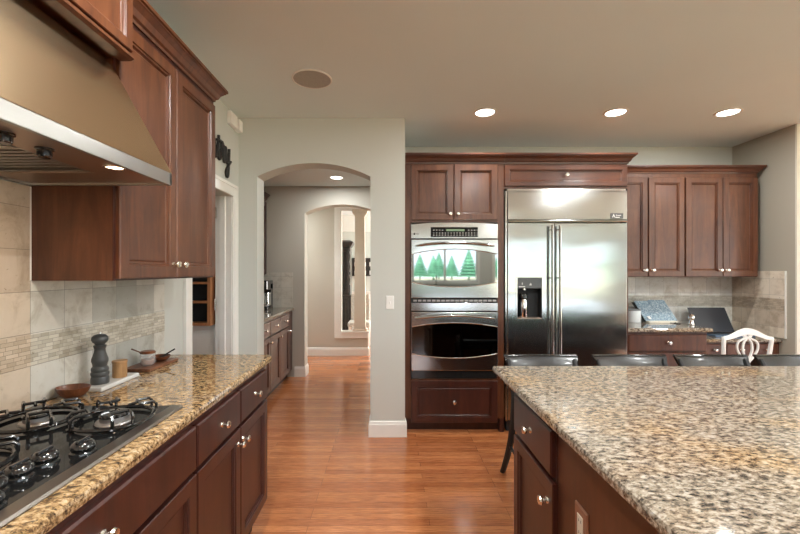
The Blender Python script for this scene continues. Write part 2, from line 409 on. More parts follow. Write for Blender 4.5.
# dining room
S(MB().box(-3.3, 3.1, 9.6, 9.7, 0, 2.75), 'wall_dining_far', FARP, 'pale grey dining room wall', 'wall')
S(MB().box(-3.4, -3.3, Y3, 9.7, 0, 2.75).box(3.0, 3.1, Y3, 9.7, 0, 2.75).box(1.6, 3.0, Y3, Y3+.12, 0, 2.75).box(-3.3, -2.8, Y3, Y3+.12, 0, 2.75), 'wall_dining_sides', FARP, 'side walls of the dining room', 'wall')
S(MB().box(-3.4, 3.1, Y3, 9.7, 2.75, 2.85), 'ceiling_dining', CEILP, 'dining room ceiling', 'ceiling')
S(MB().box(-3.3, 3.0, 9.575, 9.6, 0, .88).box(-3.3, 3.0, 9.555, 9.6, .88, .93).box(-3.3, 3.0, 9.55, 9.6, 2.36, 2.75), 'trim_1', WHITE, 'white wainscot, chair rail and deep crown on the dining room wall', 'trim')
# trims
BASE = [(0, 0), (.016, 0), (.016, .105), (.012, .115), (.010, .128), (.004, .135), (0, .135)]
def baseb(name, path, lab): return struct(MB().sweep(path, BASE).build(name, WHITE), lab, 'baseboard')
baseb('baseboard_arch_right', [(ax1, YA+.19), (ax1, YA), (.137, YA), (.137, YA+.08)], 'white baseboard wrapping the wall end beside the oven cabinet')
baseb('baseboard_arch_left', [(XL, YA), (ax0, YA), (ax0, YA+.19)], 'white baseboard left of the arch')
baseb('baseboard_hall_far', [(-2.7, Y3), (-.885, Y3)], 'white baseboard under the far hall wall')
baseb('baseboard_hall_ledge', [(-.885, Y3), (-.353, Y3), (-.353, Y3+.12)], 'white baseboard under the half wall with the column')
baseb('baseboard_hall_arch', [(-1.27, Y2), (bx0, Y2), (bx0, Y2+.2)], 'white baseboard left of the second arch')
# pantry door casing
def casing(name, lab):
    mb = MB(); x = XL
    for (y0, y1) in ((2.515, 2.60), (3.285, 3.37)):
        mb.box(x, x+.014, y0, y1, 0, 2.12, .003)
    mb.box(x, x+.014, 2.60, 3.285, 2.035, 2.12, .003)
    mb.box(x, x+.02, 2.505, 2.53, 0, 2.13, .003).box(x, x+.02, 3.355, 3.38, 0, 2.13, .003).box(x, x+.02, 2.53, 3.355, 2.105, 2.13, .003)
    mb.box(XL-.132, XL+.001, 2.595, 2.606, 0, 2.035).box(XL-.132, XL+.001, 3.279, 3.290, 0, 2.035)
    mb.box(XL-.10, XL-.05, 3.270, 3.280, 0, 2.035, .002)
    return struct(mb.build(name, WHITE), lab, 'trim')
casing('trim_2', 'white casing and jamb of the pantry doorway')
d = thing('door_1', 'white pantry door standing open inside the doorway', 'door', (-1.43, 3.3, 0)); d['kind'] = 'structure'
Fd = frame((-2.10, 3.335, 0), '-y')
mb = MB(); mb.box(-2.10, -1.425, 3.335, 3.37, .012, 2.02)
mb.build('door_panel', WHITE, d)
for z in (.30, 1.10, 1.85):
    MB().box(-1.425, -1.408, 3.262, 3.272, z, z+.09, .001).lathe([(.006, 0), (.006, .095)], (-1.421, 3.266, z-.002), n=10).build('hinge', NICKEL, d)
# hall opening casing, sill and column
mb = MB()
mb.box(-.916, -.80, Y3-.02, Y3+.0, .294, 2.53, .003).box(-.80, -.353, Y3-.02, Y3, .294, .38, .003).box(-.80, .99, Y3-.02, Y3, 2.43, 2.53, .003)
mb.box(-.885, -.80, Y3, Y3+.12, .38, 2.46).box(-.80, -.335, Y3-.035, Y3+.14, .38, .41, .004)
struct(mb.build('trim_3', WHITE), 'white casing and sill of the opening to the dining room', 'trim')
cx = -.49; cy = Y3+.06
mb = MB(); mb.box(cx-.12, cx+.12, cy-.085, cy+.085, .41, .45, .006).box(cx-.10, cx+.10, cy-.075, cy+.075, .45, .48, .006)
def sqr(h0, h1, r0, r1):
    t = bmesh.new(); A = [t.verts.new((cx+a*r0, cy+b*min(r0, .08), h0)) for a, b in ((-1, -1), (1, -1), (1, 1), (-1, 1))]; B = [t.verts.new((cx+a*r1, cy+b*min(r1, .08), h1)) for a, b in ((-1, -1), (1, -1), (1, 1), (-1, 1))]
    t.faces.new(A[::-1]); t.faces.new(B)
    for i in range(4): t.faces.new((A[i], A[(i+1) % 4], B[(i+1) % 4], B[i]))
    mb.add(t)
sqr(.48, 2.34, .095, .078); sqr(2.34, 2.39, .085, .115); mb.box(cx-.125, cx+.125, cy-.09, cy+.09, 2.39, 2.46, .004)
struct(mb.build('trim_4', flat('column_warm_light', (.66, .60, .50), .5, 0, .02)), 'tapered square column standing on the half wall, warm light put into its cream colour', 'column')  # beige is warm light painted into the column colour

# outside: lawn and conifers, seen only as reflections
LAWN = flat('dry_lawn', (.55, .50, .36), .9, 0, .2, 3)
S(MB().box(-30, 80, -100, RY-.3, -.6, -.3).box(RX+.3, 60, RY-.3, 40, -.6, -.3), 'ground_outside', LAWN, 'pale lawn outside the windows', 'ground')
TREEM = flat('conifer_green', (.07, .20, .12), .9, 0, .5, 1)
def conifer(x, y, h):
    mb = MB(); prof = [(0, .2), (.18, .2), (.16, .8)]
    n = 9
    for i in range(n):
        r = (1-i/n)*h*.42; z = .8 + (h-.8)*i/n
        prof += [(r, z), (r*.55, z+(h-.8)/n*.9)]
    prof += [(0, h)]
    mb.lathe([(r, z-.5) for r, z in prof], (x, y, 0), n=14)
    o = mb.build('conifer', TREEM, base=(x, y, -.3))
    return tag(o, 'green conifer in the row outside the windows', 'tree', 'conifers outside the windows')
for i in range(26):
    conifer(-2 + i*2.15 + random.uniform(-.3, .3), -80 + (i % 3)*5.2, random.uniform(4.8, 6.2))
for i in range(5):
    conifer(48 + random.uniform(-2, 2), -20 + i*6, random.uniform(5, 7))

# ------------------------------------------------------------------ ceiling fixtures
LENS = flat('lamp_lens', (1, .97, .9), .4, 0, 0, emit=9, emit_c=(1, .93, .82))
def can(x, y, z, label, group, power=20, r=.078):
    t = thing('recessed_light', label, 'ceiling light', (x, y, z), group)
    MB().lathe([(r+.018, 0), (r+.018, -.004), (r+.006, -.007), (r-.002, -.004), (r-.004, -.001), (r-.004, 0)], (x, y, z), n=32).build('trim_ring', WHITE, t, True)
    MB().lathe([(0, -.003), (r-.004, -.003), (r-.004, -.0005), (0, -.0005)], (x, y, z), n=32).build('lens', LENS, t)
    l = light('lamp', 'AREA', (0, 0, -.02), power, WARM, size=.13); l.parent = t
    return t
G = 'added recessed lights in the unseen kitchen ceiling'
can(.795, 3.31, CEIL, 'round recessed ceiling light above the oven, leftmost of the three kitchen ones', None, 11)
can(1.875, 3.31, CEIL, 'round recessed ceiling light above the refrigerator, middle of the three', None, 11)
can(2.806, 3.31, CEIL, 'round recessed ceiling light nearest the right wall', None, 11)
for x, y in ((-.45, 1.15), (-.45, .35), (1.2, 1.25), (1.2, .55), (2.7, 1.25), (2.7, .55), (4.4, 1.25), (4.4, .3), (0, -4.5), (3, -4.5), (6.0, 0), (6.0, -2.4)):
    can(x, y, CEIL, 'added recessed ceiling light brightening the unseen part of the room', G, 20)  # extra lamps out of view, added to brighten the counters and hood
can(-.64, 4.88, HZ, 'round recessed light in the hall ceiling beyond the arch', None, 11, .072)
can(-2.0, 6.1, HZ, 'added recessed light brightening the cross hall, out of view', None, 26, .072)  # unseen lamp added to give the halls more light
sp = thing('ceiling_speaker', 'round grey speaker grille set in the ceiling', 'speaker', (-.526, 2.733, CEIL))
MB().lathe([(.136, 0), (.136, -.005), (.13, -.008), (.126, -.006), (.126, 0)], (-.526, 2.733, CEIL), n=40).build('bezel', WHITE, sp, True)
MB().lathe([(0, -.006), (.126, -.005), (.126, 0), (0, 0)], (-.526, 2.733, CEIL), n=40).build('grille', flat('speaker_mesh', (.42, .41, .375), .8, 0, .2, 300), sp)

# ------------------------------------------------------------------ left run
YN, YF = 1.436, 2.255     # upper cabinet
t = thing('wall_cabinet', 'tall cherry wall cabinet with two doors, right of the range hood', 'cabinet', (XL, YN, 1.385))
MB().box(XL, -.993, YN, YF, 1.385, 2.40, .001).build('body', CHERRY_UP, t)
mb = MB().box(-.993, -.990, YN, YF, 1.385, 2.40)
mb.build('face_frame', CHERRY_DK, t)
Fu = frame((-.993, 0, 0), '+x')
ym = 1.836
for (a, b) in ((YN+.012, ym-.002), (ym+.002, YF-.012)):
    dr = door('door', Fu, a, b, 1.392, 2.345, CHERRY_UP, t)
    knob(Fu, b-.03 if a < 1.6 else a+.03, 1.45, dr)
crown([(-.99, YN), (-.99, YF), (XL, YF)], 2.375, CHERRY_UP, t)
t = thing('wall_cabinet', 'cherry cabinet directly above the stainless range hood', 'cabinet', (XL, .2, 2.17))
MB().box(XL, -.933, .2, YN-.001, 2.185, 2.40, .001).box(XL, -.933, .2, YN-.001, 2.40, 2.45).build('body', CHERRY_UP, t)
Fo = frame((-.933, 0, 0), '+x')
for (a, b) in ((.21, .815), (.82, YN-.008)):
    dr = door('door', Fo, a, b, 2.20, 2.62, CHERRY_UP, t, [(0, 0), (0, .017), (.003, .02), (.035, .02), (.04, .012), (.046, .010), (.05, .0075)])
MB().box(XL, -.933, .2, YN-.001, 2.45, 2.64).build('top_body', CHERRY_UP, t)
MB().sweep([(-.935, .2), (-.935, YN-.001)], [(0, 2.195), (.012, 2.195), (.022, 2.190), (.022, 2.180), (.010, 2.172), (-.03, 2.172), (-.03, 2.185), (0, 2.185)]).build('light_rail', CHERRY_UP, t)

# hood
t = thing('range_hood', 'wide brushed stainless range hood with sloping front', 'range hood', (XL, .2, 1.725))
hx = -.777; h0, h1 = .21, YN-.004
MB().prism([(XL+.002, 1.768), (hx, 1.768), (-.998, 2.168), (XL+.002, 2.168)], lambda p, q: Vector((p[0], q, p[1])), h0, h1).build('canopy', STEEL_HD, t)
mb = MB()
mb.box(hx-.012, hx, h0, h1, 1.725, 1.768, .002).box(XL+.002, hx, h1-.012, h1, 1.725, 1.768).box(XL+.002, hx, h0, h0+.012, 1.725, 1.768).box(XL+.002, XL+.02, h0, h1, 1.725, 1.768)
mb.build('rim', STEEL_RIM, t)
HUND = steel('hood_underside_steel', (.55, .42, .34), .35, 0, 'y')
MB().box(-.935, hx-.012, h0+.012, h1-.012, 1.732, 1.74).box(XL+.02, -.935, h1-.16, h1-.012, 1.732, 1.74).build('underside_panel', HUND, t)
for i, (a, b) in enumerate(((.24, .62), (.63, 1.0), (1.01, 1.27))):
    mb = MB(); mb.box(XL+.03, -.94, a, b, 1.752, 1.757)
    mb.box(-.958, -.938, a, b, 1.736, 1.757).box(XL+.03, XL+.05, a, b, 1.736, 1.757).box(XL+.03, -.94, a, a+.015, 1.736, 1.757).box(XL+.03, -.94, b-.015, b, 1.736, 1.757)
    n = int((b-a-.04)/.03)
    for q in range(n): mb.box(XL+.05, -.958, a+.025+q*.03, a+.037+q*.03, 1.738, 1.752, .001)
    mb.build('baffle_filter', STEEL_RIM, t)
for (x, y) in ((-.872, .905), (-.878, 1.02)):
    MB().lathe([(.021, 0), (.021, -.004), (.017, -.006), (.016, -.02), (.013, -.023), (0, -.023)], (x, y, 1.732), n=20).build('knob', BLACKIRON, t, True)
mb = MB().lathe([(.03, 0), (.03, -.003), (.024, -.004), (.022, 0)], (-.823, 1.2, 1.732), n=24).build('lamp_ring', CHROME, t, True)
MB().lathe([(0, -.002), (.022, -.002), (.022, 0), (0, 0)], (-.823, 1.2, 1.732), n=24).build('lamp_lens', flat('hood_lamp_lens', (1, .8, .6), .4, 0, 0, emit=7, emit_c=(1, .72, .45)), t)
l = light('hood_lamp', 'AREA', (0, 0, 0), 1.3, (1, .75, .5), size=.04); l.parent = t; l.location = Vector((-.823, 1.2, 1.725)) - t.location
l = light('hood_lamp', 'AREA', (0, 0, 0), 1.3, (1, .75, .5), size=.04); l.parent = t; l.location = Vector((-.823, .45, 1.725)) - t.location

# backsplash left
TL_G = tiles('grey_travertine_left', 'Y', 1.431, 1.346)
TL_B = tiles('beige_travertine_left', 'Y', 1.431, 1.346, c1=(.66, .56, .45), c2=(.46, .36, .27))
TL_L = tiles('grey_travertine_left_low', 'Y', 1.431, 1.079)
TL_BL = tiles('beige_travertine_left_low', 'Y', 1.431, 1.079, c1=(.66, .56, .45), c2=(.46, .36, .27))
TL_M = tiles('mosaic_left', 'Y', 1.431, 1.08, .047, .014, (.64, .61, .53), (.42, .385, .31), True)
TL_MB = tiles('beige_mosaic_left', 'Y', 1.431, 1.08, .047, .014, (.66, .55, .43), (.46, .37, .27), True)
t = thing('tile_backsplash', 'travertine tile backsplash with mosaic band behind the cooktop', 'backsplash', (XL, 1.43, .935))
MB().box(XL+.0015, XL+.008, 1.431, 2.285, .94, 1.079).build('field_tile', TL_L, t)
MB().box(XL+.0015, XL+.008, 1.431, 2.285, 1.191, 1.384).build('field_tile', TL_G, t)
MB().box(XL+.0015, XL+.009, 1.431, 2.285, 1.079, 1.191).build('mosaic_band', TL_M, t)
MB().box(XL+.0015, XL+.008, -.2, 1.431, .94, 1.079).build('cooktop_tile', TL_BL, t)
MB().box(XL+.0015, XL+.008, -.2, 1.431, 1.191, 1.722).build('cooktop_tile', TL_B, t)
MB().box(XL+.0015, XL+.009, -.2, 1.431, 1.079, 1.191).build('beige_mosaic_band', TL_MB, t)
MB().box(XL+.0015, XL+.010, 1.4285, 1.4335, 1.386, 1.722).build('edge_strip', WHITE, t)

# base cabinets left
CT = .935
def base_unit(label, y0, y1, kind, dr_split):
    t = thing('base_cabinet', label, 'cabinet', (XL, y0, 0))
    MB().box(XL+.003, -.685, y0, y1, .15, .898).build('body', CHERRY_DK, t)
    MB().box(XL+.003, -.75, y0, y1, 0, .15).build('toe_kick', TOE, t)
    Fr = frame((-.685, 0, 0), '+x')
    ed = [y0] + dr_split + [y1]
    if kind == 'drawers':
        for a, b in zip(ed, ed[1:]):
            dr = door('drawer', Fr, a+.004, b-.004, .733, .883, CHERRY_DK, t, SLAB); knob(Fr, (a+b)/2, .808, dr)
    else:
        dr = door('drawer', Fr, y0+.004, y1-.004, .733, .883, CHERRY_DK, t, SLAB); knob(Fr, (y0+y1)/2, .808, dr)
    m = dr_split[0] if kind == 'drawers' else (y0+y1)/2
    for a, b, q in ((y0, m, 1), (m, y1, 0)):
        dr = door('door', Fr, a+.004, b-.003, .175, .718, CHERRY_DK, t); knob(Fr, b-.03 if q else a+.03, .655, dr)
    return t
base_unit('dark cherry base cabinet with two drawers over two doors at the counter end', 1.39, 2.19, 'drawers', [1.796])
base_unit('dark cherry base cabinet with one wide drawer under the cooktop', .47, 1.389, 'wide', [.93])
def slab(mb, pts, z0, z1, r=.012):
    """stone slab with eased edge: pts outline CCW"""
    P = [Vector((p[0], p[1], 0)) for p in pts]; n = len(P)
    cx = sum(p.x for p in P)/n; cy = sum(p.y for p in P)/n
    def off(d):
        out = []
        for i in range(n):
            a = (P[i]-P[i-1]).normalized(); b = (P[(i+1) % n]-P[i]).normalized()
            n1 = Vector((-a.y, a.x, 0)); n2 = Vector((-b.y, b.x, 0)); m = (n1+n2).normalized(); out.append(P[i]+m*d/max(.3, m.dot(n1)))
        return out
    t = bmesh.new(); rings = []
    for d, z in ((.006, z0), (.001, z0+.005), (0, z0+.012), (0, z1-r), (r*.3, z1-r*.3), (r, z1)):
        rings.append([t.verts.new((p.x, p.y, z)) for p in off(d)])
    for A, B in zip(rings, rings[1:]):
        for k in range(n): t.faces.new((A[k], A[(k+1) % n], B[(k+1) % n], B[k]))
    t.faces.new(rings[0][::-1]); t.faces.new(rings[-1]); bmesh.ops.recalc_face_normals(t, faces=t.faces[:])
    mb.add(t); return mb
o = slab(MB(), [(XL+.001, -.2), (-.672, -.2), (-.672, 2.29), (-.69, 2.325), (-.72, 2.335), (XL+.001, 2.335)], .90, CT).build('granite_countertop', GRANITE_L, base=(XL, -.2, .9))
tag(o, 'golden granite countertop along the left wall holding the cooktop', 'countertop')

# cooktop
c0, c1 = .497, 1.417; zc = .9365
t = thing('gas_cooktop', 'black five burner gas cooktop set in the left counter', 'cooktop', (-1.0, .957, CT+.0005))
MB().box(-1.245, -.768, c0, c1, CT+.0005, .944, .002).build('glass_top', BLACKGLASS, t)
MB().sweep([(-.768, c0), (-.768, c1)], [(0, CT+.0005), (.036, CT+.0005), (.038, .938), (.034, .945), (0, .9465)]).build('front_trim', STEEL_CT, t)
def burner(x, y, r):
    z = .944
    b = MB().lathe([(r*1.25, 0), (r*1.2, .004), (r*.95, .006), (r*.92, .018), (0, .018)], (x, y, z), n=32).build('burner', flat('burner_aluminium', (.45, .42, .40), .35, .9, .1), t, True)
    MB().lathe([(r*.98, 0), (r*1.0, .004), (r*.9, .010), (r*.3, .012), (0, .012)], (x, y, z+.0185), n=32).build('burner_cap', BLACKIRON, b, True)
    g = MB(); R = .108; n = 40
    sx, sy = 1.0, 1.0
    pts = [(x+R*sx*math.cos(a), y+R*sy*math.sin(a), z+.010) for a in [2*PI*k/n for k in range(n+1)]]
    g.tube(pts, .0065, 8)
    for k_ in range(4):
        a = PI/4 + k_*PI/2
        ca, sa = math.cos(a), math.sin(a); pa, pb = -sa, ca
        for w in (-1, 1):
            wd = .026*w
            q = [(R*.97, 0), (R*1.04, .010), (R*1.04, .026), (R*.96, .034), (R*.62, .035)]
            g.tube([(x+(rr*ca+pa*wd)*sx, y+(rr*sa+pb*wd)*sy, z+.010+h) for rr, h in q], .0048, 6)
        g.tube([(x+(R*.62*ca+pa*.026*w)*sx, y+(R*.62*sa+pb*.026*w)*sy, z+.045) for w in (-1, 0, 1)], .0048, 6)
        g.tube([(x+R*.62*ca*sx, y+R*.62*sa*sy, z+.045), (x+R*.36*ca*sx, y+R*.36*sa*sy, z+.042)], .0045, 6)
        g.tube([(x+R*pa*sx, y+R*pb*sy, z+.010), (x+R*pa*sx, y+R*pb*sy, z)], .007, 6)
    g.build('grate', BLACKIRON, t, True)
burner(-.872, 1.27, .042); burner(-1.112, 1.262, .036); burner(-1.04, .955, .05); burner(-.885, .66, .036); burner(-1.125, .66, .042)
for (x, y) in ((-.803, 1.05), (-.852, .99), (-.855, .925), (-.855, .86), (-.805, .80)):
    k_ = MB().lathe([(.031, 0), (.030, .005), (.026, .008), (.027, .013), (.029, .017), (.027, .024), (.019, .030), (0, .032)], (x, y, .944), n=28).build('knob', BLACKIRON, t, True)
    MB().box(x-.004, x+.004, y-.022, y+.022, .972, .980, .002).build('knob_grip', BLACKIRON, k_)

# countertop objects
o = MB().lathe([(0, 0), (.028, 0), (.042, .010), (.054, .024), (.061, .041), (.058, .042), (.049, .022), (.036, .009), (0, .006)], (-1.212, 1.535, CT), n=36)
for v in o.bm.verts: v.co.y = 1.535 + (v.co.y-1.535)*.75
tag(o.build('wooden_bowl', ACACIA, smooth=True, base=(-1.212, 1.535, CT)), 'small dark red wooden bowl on the counter beside the cooktop', 'bowl')
GLASSM.node_tree.nodes['Principled BSDF'].inputs['Transmission Weight'].default_value = 0
GLASSM.node_tree.nodes['Principled BSDF'].inputs['Alpha'].default_value = .13
MARB = flat('white_marble', (.66, .67, .66), .2, 0, .08, 9)
o = MB().box(-1.279, -1.150, 1.60, 1.845, CT, .953, .006).build('marble_tray', MARB, base=(-1.21, 1.75, CT))
tag(o, 'narrow white marble tray under the pepper mill', 'tray')
mx, my = -1.203, 1.665; mz = .9532
MILL = flat('charcoal_lacquer', (.055, .058, .058), .35, 0, .1)
t = thing('pepper_mill', 'tall charcoal turned pepper mill on the marble tray', 'pepper mill', (mx, my, mz))
MB().lathe([(0, 0), (0.03256, 0), (0.03344, .006), (0.03256, .025), (0.02992, .030), (0.03256, .036), (0.03344, .044), (0.02992, .050), (0.03168, .057), (0.0308, .065), (0.02552, .072), (0.0264, .080), (0.02992, .092), (0.02992, .102), (0.02552, .115), (0.02112, .130), (0.01936, .143), (0.02288, .152), (0.02376, .158), (0.01936, .160), (0, .160)], (mx, my, mz), n=32).build('body', MILL, t, True)
MB().lathe([(0, .160), (0.0176, .160), (0.01936, .166), (0.02728, .172), (0.0308, .182), (0.02904, .193), (0.02112, .201), (0.0088, .205), (0, .205)], (mx, my, mz), n=32).build('head', MILL, t, True)
MB().lathe([(0, .205), (0.00528, .205), (0.00616, .210), (0.00352, .215), (0, .216)], (mx, my, mz), n=16).build('finial', CHROME, t, True)
sx_, sy_ = -1.188, 1.765
t = thing('salt_cellar', 'small round light wood salt cellar behind the pepper mill', 'salt cellar', (sx_, sy_, mz))
MB().lathe([(0, 0), (.027, 0), (.028, .003), (.028, .062), (0, .062)], (sx_, sy_, mz), n=32).build('body', OAK, t, True)
MB().lathe([(0, .0625), (.029, .0625), (.030, .066), (.029, .073), (0, .074)], (sx_, sy_, mz), n=32).build('lid', OAK, t, True)
t = thing('serving_board', 'flat dark wooden board near the end of the left counter', 'board', (-1.2, 2.08, CT))
MB().prism([(-1.280, 1.925), (-1.145, 1.915), (-1.14, 2.165), (-1.275, 2.18)], lambda p, q: Vector((p[0], p[1], q)), CT+.002, CT+.014).build('board', BOARDW, t)
for (x, y) in ((-1.26, 1.95), (-1.16, 1.94), (-1.16, 2.14), (-1.26, 2.15)): MB().box(x-.006, x+.006, y-.006, y+.006, CT, CT+.003).build('foot', BLACKMATTE, t)
gx, gy, gz = -1.205, 1.998, CT+.0145
t = thing('glass_jar', 'small clear glass jar with wooden lid and spoon on the board', 'jar', (gx, gy, gz))
MB().lathe([(0, 0), (.026, 0), (.033, .008), (.036, .025), (.034, .060), (.032, .060), (.034, .026), (.031, .010), (.024, .004), (0, .004)], (gx, gy, gz), n=32).build('jar_body', GLASSM, t, True)
MB().lathe([(0, .0605), (.034, .0605), (.036, .066), (.030, .072), (0, .074)], (gx, gy, gz), n=32).build('lid', ACACIA, t, True)
MB().lathe([(0, .005), (.023, .005), (.028, .012), (.028, .030), (0, .032)], (gx, gy, gz), n=24).build('spice', flat('brown_spice', (.22, .10, .05), .6), t, True)
MB().tube([(gx-.02, gy-.01, gz+.06), (gx-.035, gy-.02, gz+.072), (gx-.06, gy-.035, gz+.088)], [.003, .003, .004]).build('spoon', ACACIA, t)
wx, wy = -1.20, 2.10
t = thing('dark_bowl', 'shallow dark wooden bowl holding a small spoon on the board', 'bowl', (wx, wy, gz))
MB().lathe([(0, 0), (.022, 0), (.038, .009), (.049, .026), (.046, .027), (.035, .012), (.02, .005), (0, .004)], (wx, wy, gz), n=32).build('bowl_body', ACACIA, t, True)
MB().tube([(wx-.01, wy, gz+.008), (wx+.02, wy+.01, gz+.03), (wx+.06, wy+.03, gz+.056)], [.006, .0035, .004]).build('spoon', BLACKMATTE, t, True)

# pantry: cubby shelf on the open door
t = thing('cubby_shelf', 'wooden cubby rack with dark slots hanging on the pantry door', 'shelf', (-1.6, 3.30, .98))
def cub():
    x0, x1, y0, y1, z0, z1 = -1.82, -1.447, 3.245, 3.334, .975, 1.70
    mb = MB().box(x0, x0+.022, y0, y1, z0, z1, .001).box(x1-.028, x1, y0, y1, z0, z1, .001)
    mb.build('frame', OAK_R, t)
    for z in (z0+.012, 1.17, 1.325, 1.48, 1.64): MB().box(x0+.022, x1-.028, y0, y1-.01, z-.012, z+.006 if z > 1 else z+.014, .001).build('shelf_board', OAK_R, t)
    MB().box(x0+.02, x1-.02, y1-.01, y1-.002, z0, z1).build('back_panel', BLACKMATTE, t)
OAK_R = wood('reddish_light_wood', (.28, .11, .045), (.42, .18, .075), (.52, .26, .12), .5, coat=0)
cub()

# script sign "pantry" on the left wall above the doorway
def stroke_letters():
    L = {   # strokes in units of x-height, (u, v)
        'p': ([[(0, .55), (.12, 1.0), (.14, .3), (.08, -.75)], [(.12, .75), (.3, 1.0), (.48, .85), (.5, .45), (.35, .08), (.14, .15)], [(.35, .08), (.62, .2)]], .62),
        'a': ([[(.5, .8), (.3, 1.0), (.08, .75), (.05, .3), (.2, .02), (.4, .2), (.52, .95), (.5, .25), (.6, .03), (.72, .2)]], .68),
        'n': ([[(0, .3), (.1, .95), (.14, .05)], [(.14, .5), (.3, .98), (.42, .8), (.44, .2), (.54, .03), (.66, .2)]], .62),
        't': ([[(0, .2), (.2, .9), (.26, 1.32), (.2, .6), (.24, .1), (.38, .03), (.5, .25)], [(.02, 1.0), (.5, 1.1)]], .46),
        'r': ([[(0, .25), (.12, .8), (.16, 1.1), (.28, .98), (.38, .85), (.36, .3), (.44, .03), (.58, .22)]], .52),
        'y': ([[(0, .25), (.08, .95), (.14, .4), (.26, .08), (.42, .3), (.52, 1.0), (.46, .1), (.38, -.6), (.22, -.72), (.14, -.45), (.4, -.05), (.72, .3)]], .66)}
    out = []; u = 0
    for ch in 'pantry':
        st, adv = L[ch]
        for s_ in st: out.append([(u+a, b) for a, b in s_])
        u += adv
    return out, u
st, tot = stroke_letters()
def cr(pts, n=5):
    P = [Vector((p[0], p[1], 0)) for p in pts]; P = [P[0]*2-P[1]] + P + [P[-1]*2-P[-2]]; out = []
    for i in range(1, len(P)-2):
        for k in range(n):
            q = k/n; a, b, c, d = P[i-1:i+3]
            out.append(.5*((2*b)+(c-a)*q+(2*a-5*b+4*c-d)*q*q+(3*b-a-3*c+d)*q**3))
    out.append(P[-2]); return [(p.x, p.y) for p in out]
XH = .135; wy0, wy1 = 2.66, 3.225; k_ = (wy1-wy0)/tot
mb = MB()
for s_ in st: mb.tube([(XL+.012, wy0+a*k_, 2.262+b*XH) for a, b in cr(s_)], .0105, 6)
tag(mb.build('word_sign', BLACKMATTE, base=(XL, 2.98, 2.27)), 'black script metal word sign on the wall above the pantry doorway', 'sign')
t = thing('motion_sensor', 'white two piece sensor box high in the wall corner', 'sensor', (XL, 3.3, 2.6))
MB().box(XL, XL+.034, 3.185, 3.325, 2.60, 2.70, .006).build('sensor_body', PLASTIC, t)
MB().box(XL, XL+.05, 3.325, 3.400, 2.59, 2.685, .008).build('mount', PLASTIC, t)

# wall switch on arch wall
def outlet(name, Fr, u, v, w, h, pm, im, label, cat, toggle=True):
    t = thing(name, label, cat, Fr(u, v, 0))
    MB().loops(Fr, u-w/2, u+w/2, v-h/2, v+h/2, [(0, 0), (0, .003), (.004, .006)]).build('plate', pm, t)
    if toggle: MB().loops(Fr, u-.005, u+.005, v-.012, v+.012, [(0, .005), (0, .012), (.002, .014)]).build('toggle', im, t)
    else:
        MB().loops(Fr, u-.017, u+.017, v-.034, v+.034, [(0, .0058), (0, .007), (.001, .008)]).build('receptacle', im, t)
        mb = MB()
        for s_ in (-.018, .018):
            for q in (-.006, .006): mb.loops(Fr, u+q-.0012, u+q+.0012, v+s_-.004, v+s_+.004, [(0, .0075), (0, .0083)])
        mb.build('slots', BLACKMATTE, t)
    return t
outlet('light_switch', frame((0, YA, 0), '-y'), .008, 1.15, .07, .115, PLASTIC, PLASTIC, 'white light switch on the wall between arch and oven cabinet', 'switch')

YU = 3.875
# ------------------------------------------------------------------ back run: oven cabinet
YO = 3.527
t = thing('oven_cabinet', 'tall cherry cabinet housing the double oven', 'cabinet', (.141, YO, 0))
F = frame((0, YO, 0), '-y')
mb = MB()
mb.box(.141, .190, YO, YB-.003, .12, 2.385).box(.956, 1.012, YO, YB-.003, .12, 2.385).box(.190, .956, YO, YB-.003, 1.848, 2.385).box(.190, .956, YO, YB-.003, .12, .47).box(.190, .956, 4.15, YB-.003, .47, 1.848)
mb.build('body', CHERRY_UP, t)
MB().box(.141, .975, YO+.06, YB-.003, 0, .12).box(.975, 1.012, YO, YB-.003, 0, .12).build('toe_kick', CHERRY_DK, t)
for a, b, kx in ((.194, .566, .535), (.572, .952, .603)):
    dr = door('door', F, a, b, 1.868, 2.355, CHERRY_UP, t); knob(F, kx, 1.92, dr, r=.016)
dr = door('drawer', F, .194, .952, .088+.0, .455, CHERRY_DK, t); knob(F, .573, .272, dr, r=.017)
crown([(.141, YO), (1.012, YO)], 2.365, CHERRYX, t)

# double oven
t = thing('double_wall_oven', 'stainless double wall oven with arched black windows', 'oven', (.573, YO, .52))
ox0, ox1 = .194, .952
def zz(y, s=113.4+.9): return 1.42 - (y-271)/s
MB().box(.2, .946, YO-.005, 4.1, .50, 1.84).build('housing', BLACKMATTE, t)
YD = YO-.028
Fv = frame((0, YD, 0), '-y')
cp = MB().prism([(ox0, zz(238.3)), (ox1, zz(238.3)), (ox1, zz(224.3)), (.78, zz(223)), (.573, zz(222.6)), (.37, zz(223)), (ox0, zz(224.3))], xz, YD, YO-.005).build('control_panel', STEEL_OV, t)
MB().loops(Fv, .365, .778, zz(237), zz(227.2), [(0, 0), (0, .002), (.004, .003)]).build('display', BLACKGLASS, cp)
LCD = flat('lcd_green', (.12, .16, .10), .3, 0, 0, emit=.25, emit_c=(.3, .5, .25))
MB().loops(Fv, .50, .66, zz(231.2), zz(229.2), [(0, .003), (0, .0036)]).build('readout', LCD, cp)
mb = MB()
BTN = flat('button_grey', (.35, .35, .34), .5, 0, 0)
for r_, yy in enumerate((230.2, 233, 235.2)):
    for q in range(16):
        u = .385 + q*.0255
        if r_ == 0 and .48 < u < .67: continue
        mb.loops(Fv, u, u+.012, zz(yy+.5), zz(yy-.5), [(0, .003), (0, .0036)])
bt = mb.build('buttons', BTN, cp)
MB().lathe([(0, 0), (.008, 0), (.008, .002), (0, .003)], Fv(.222, zz(234), 0), Fv.W, 16).build('emblem', BLACKMATTE, cp)
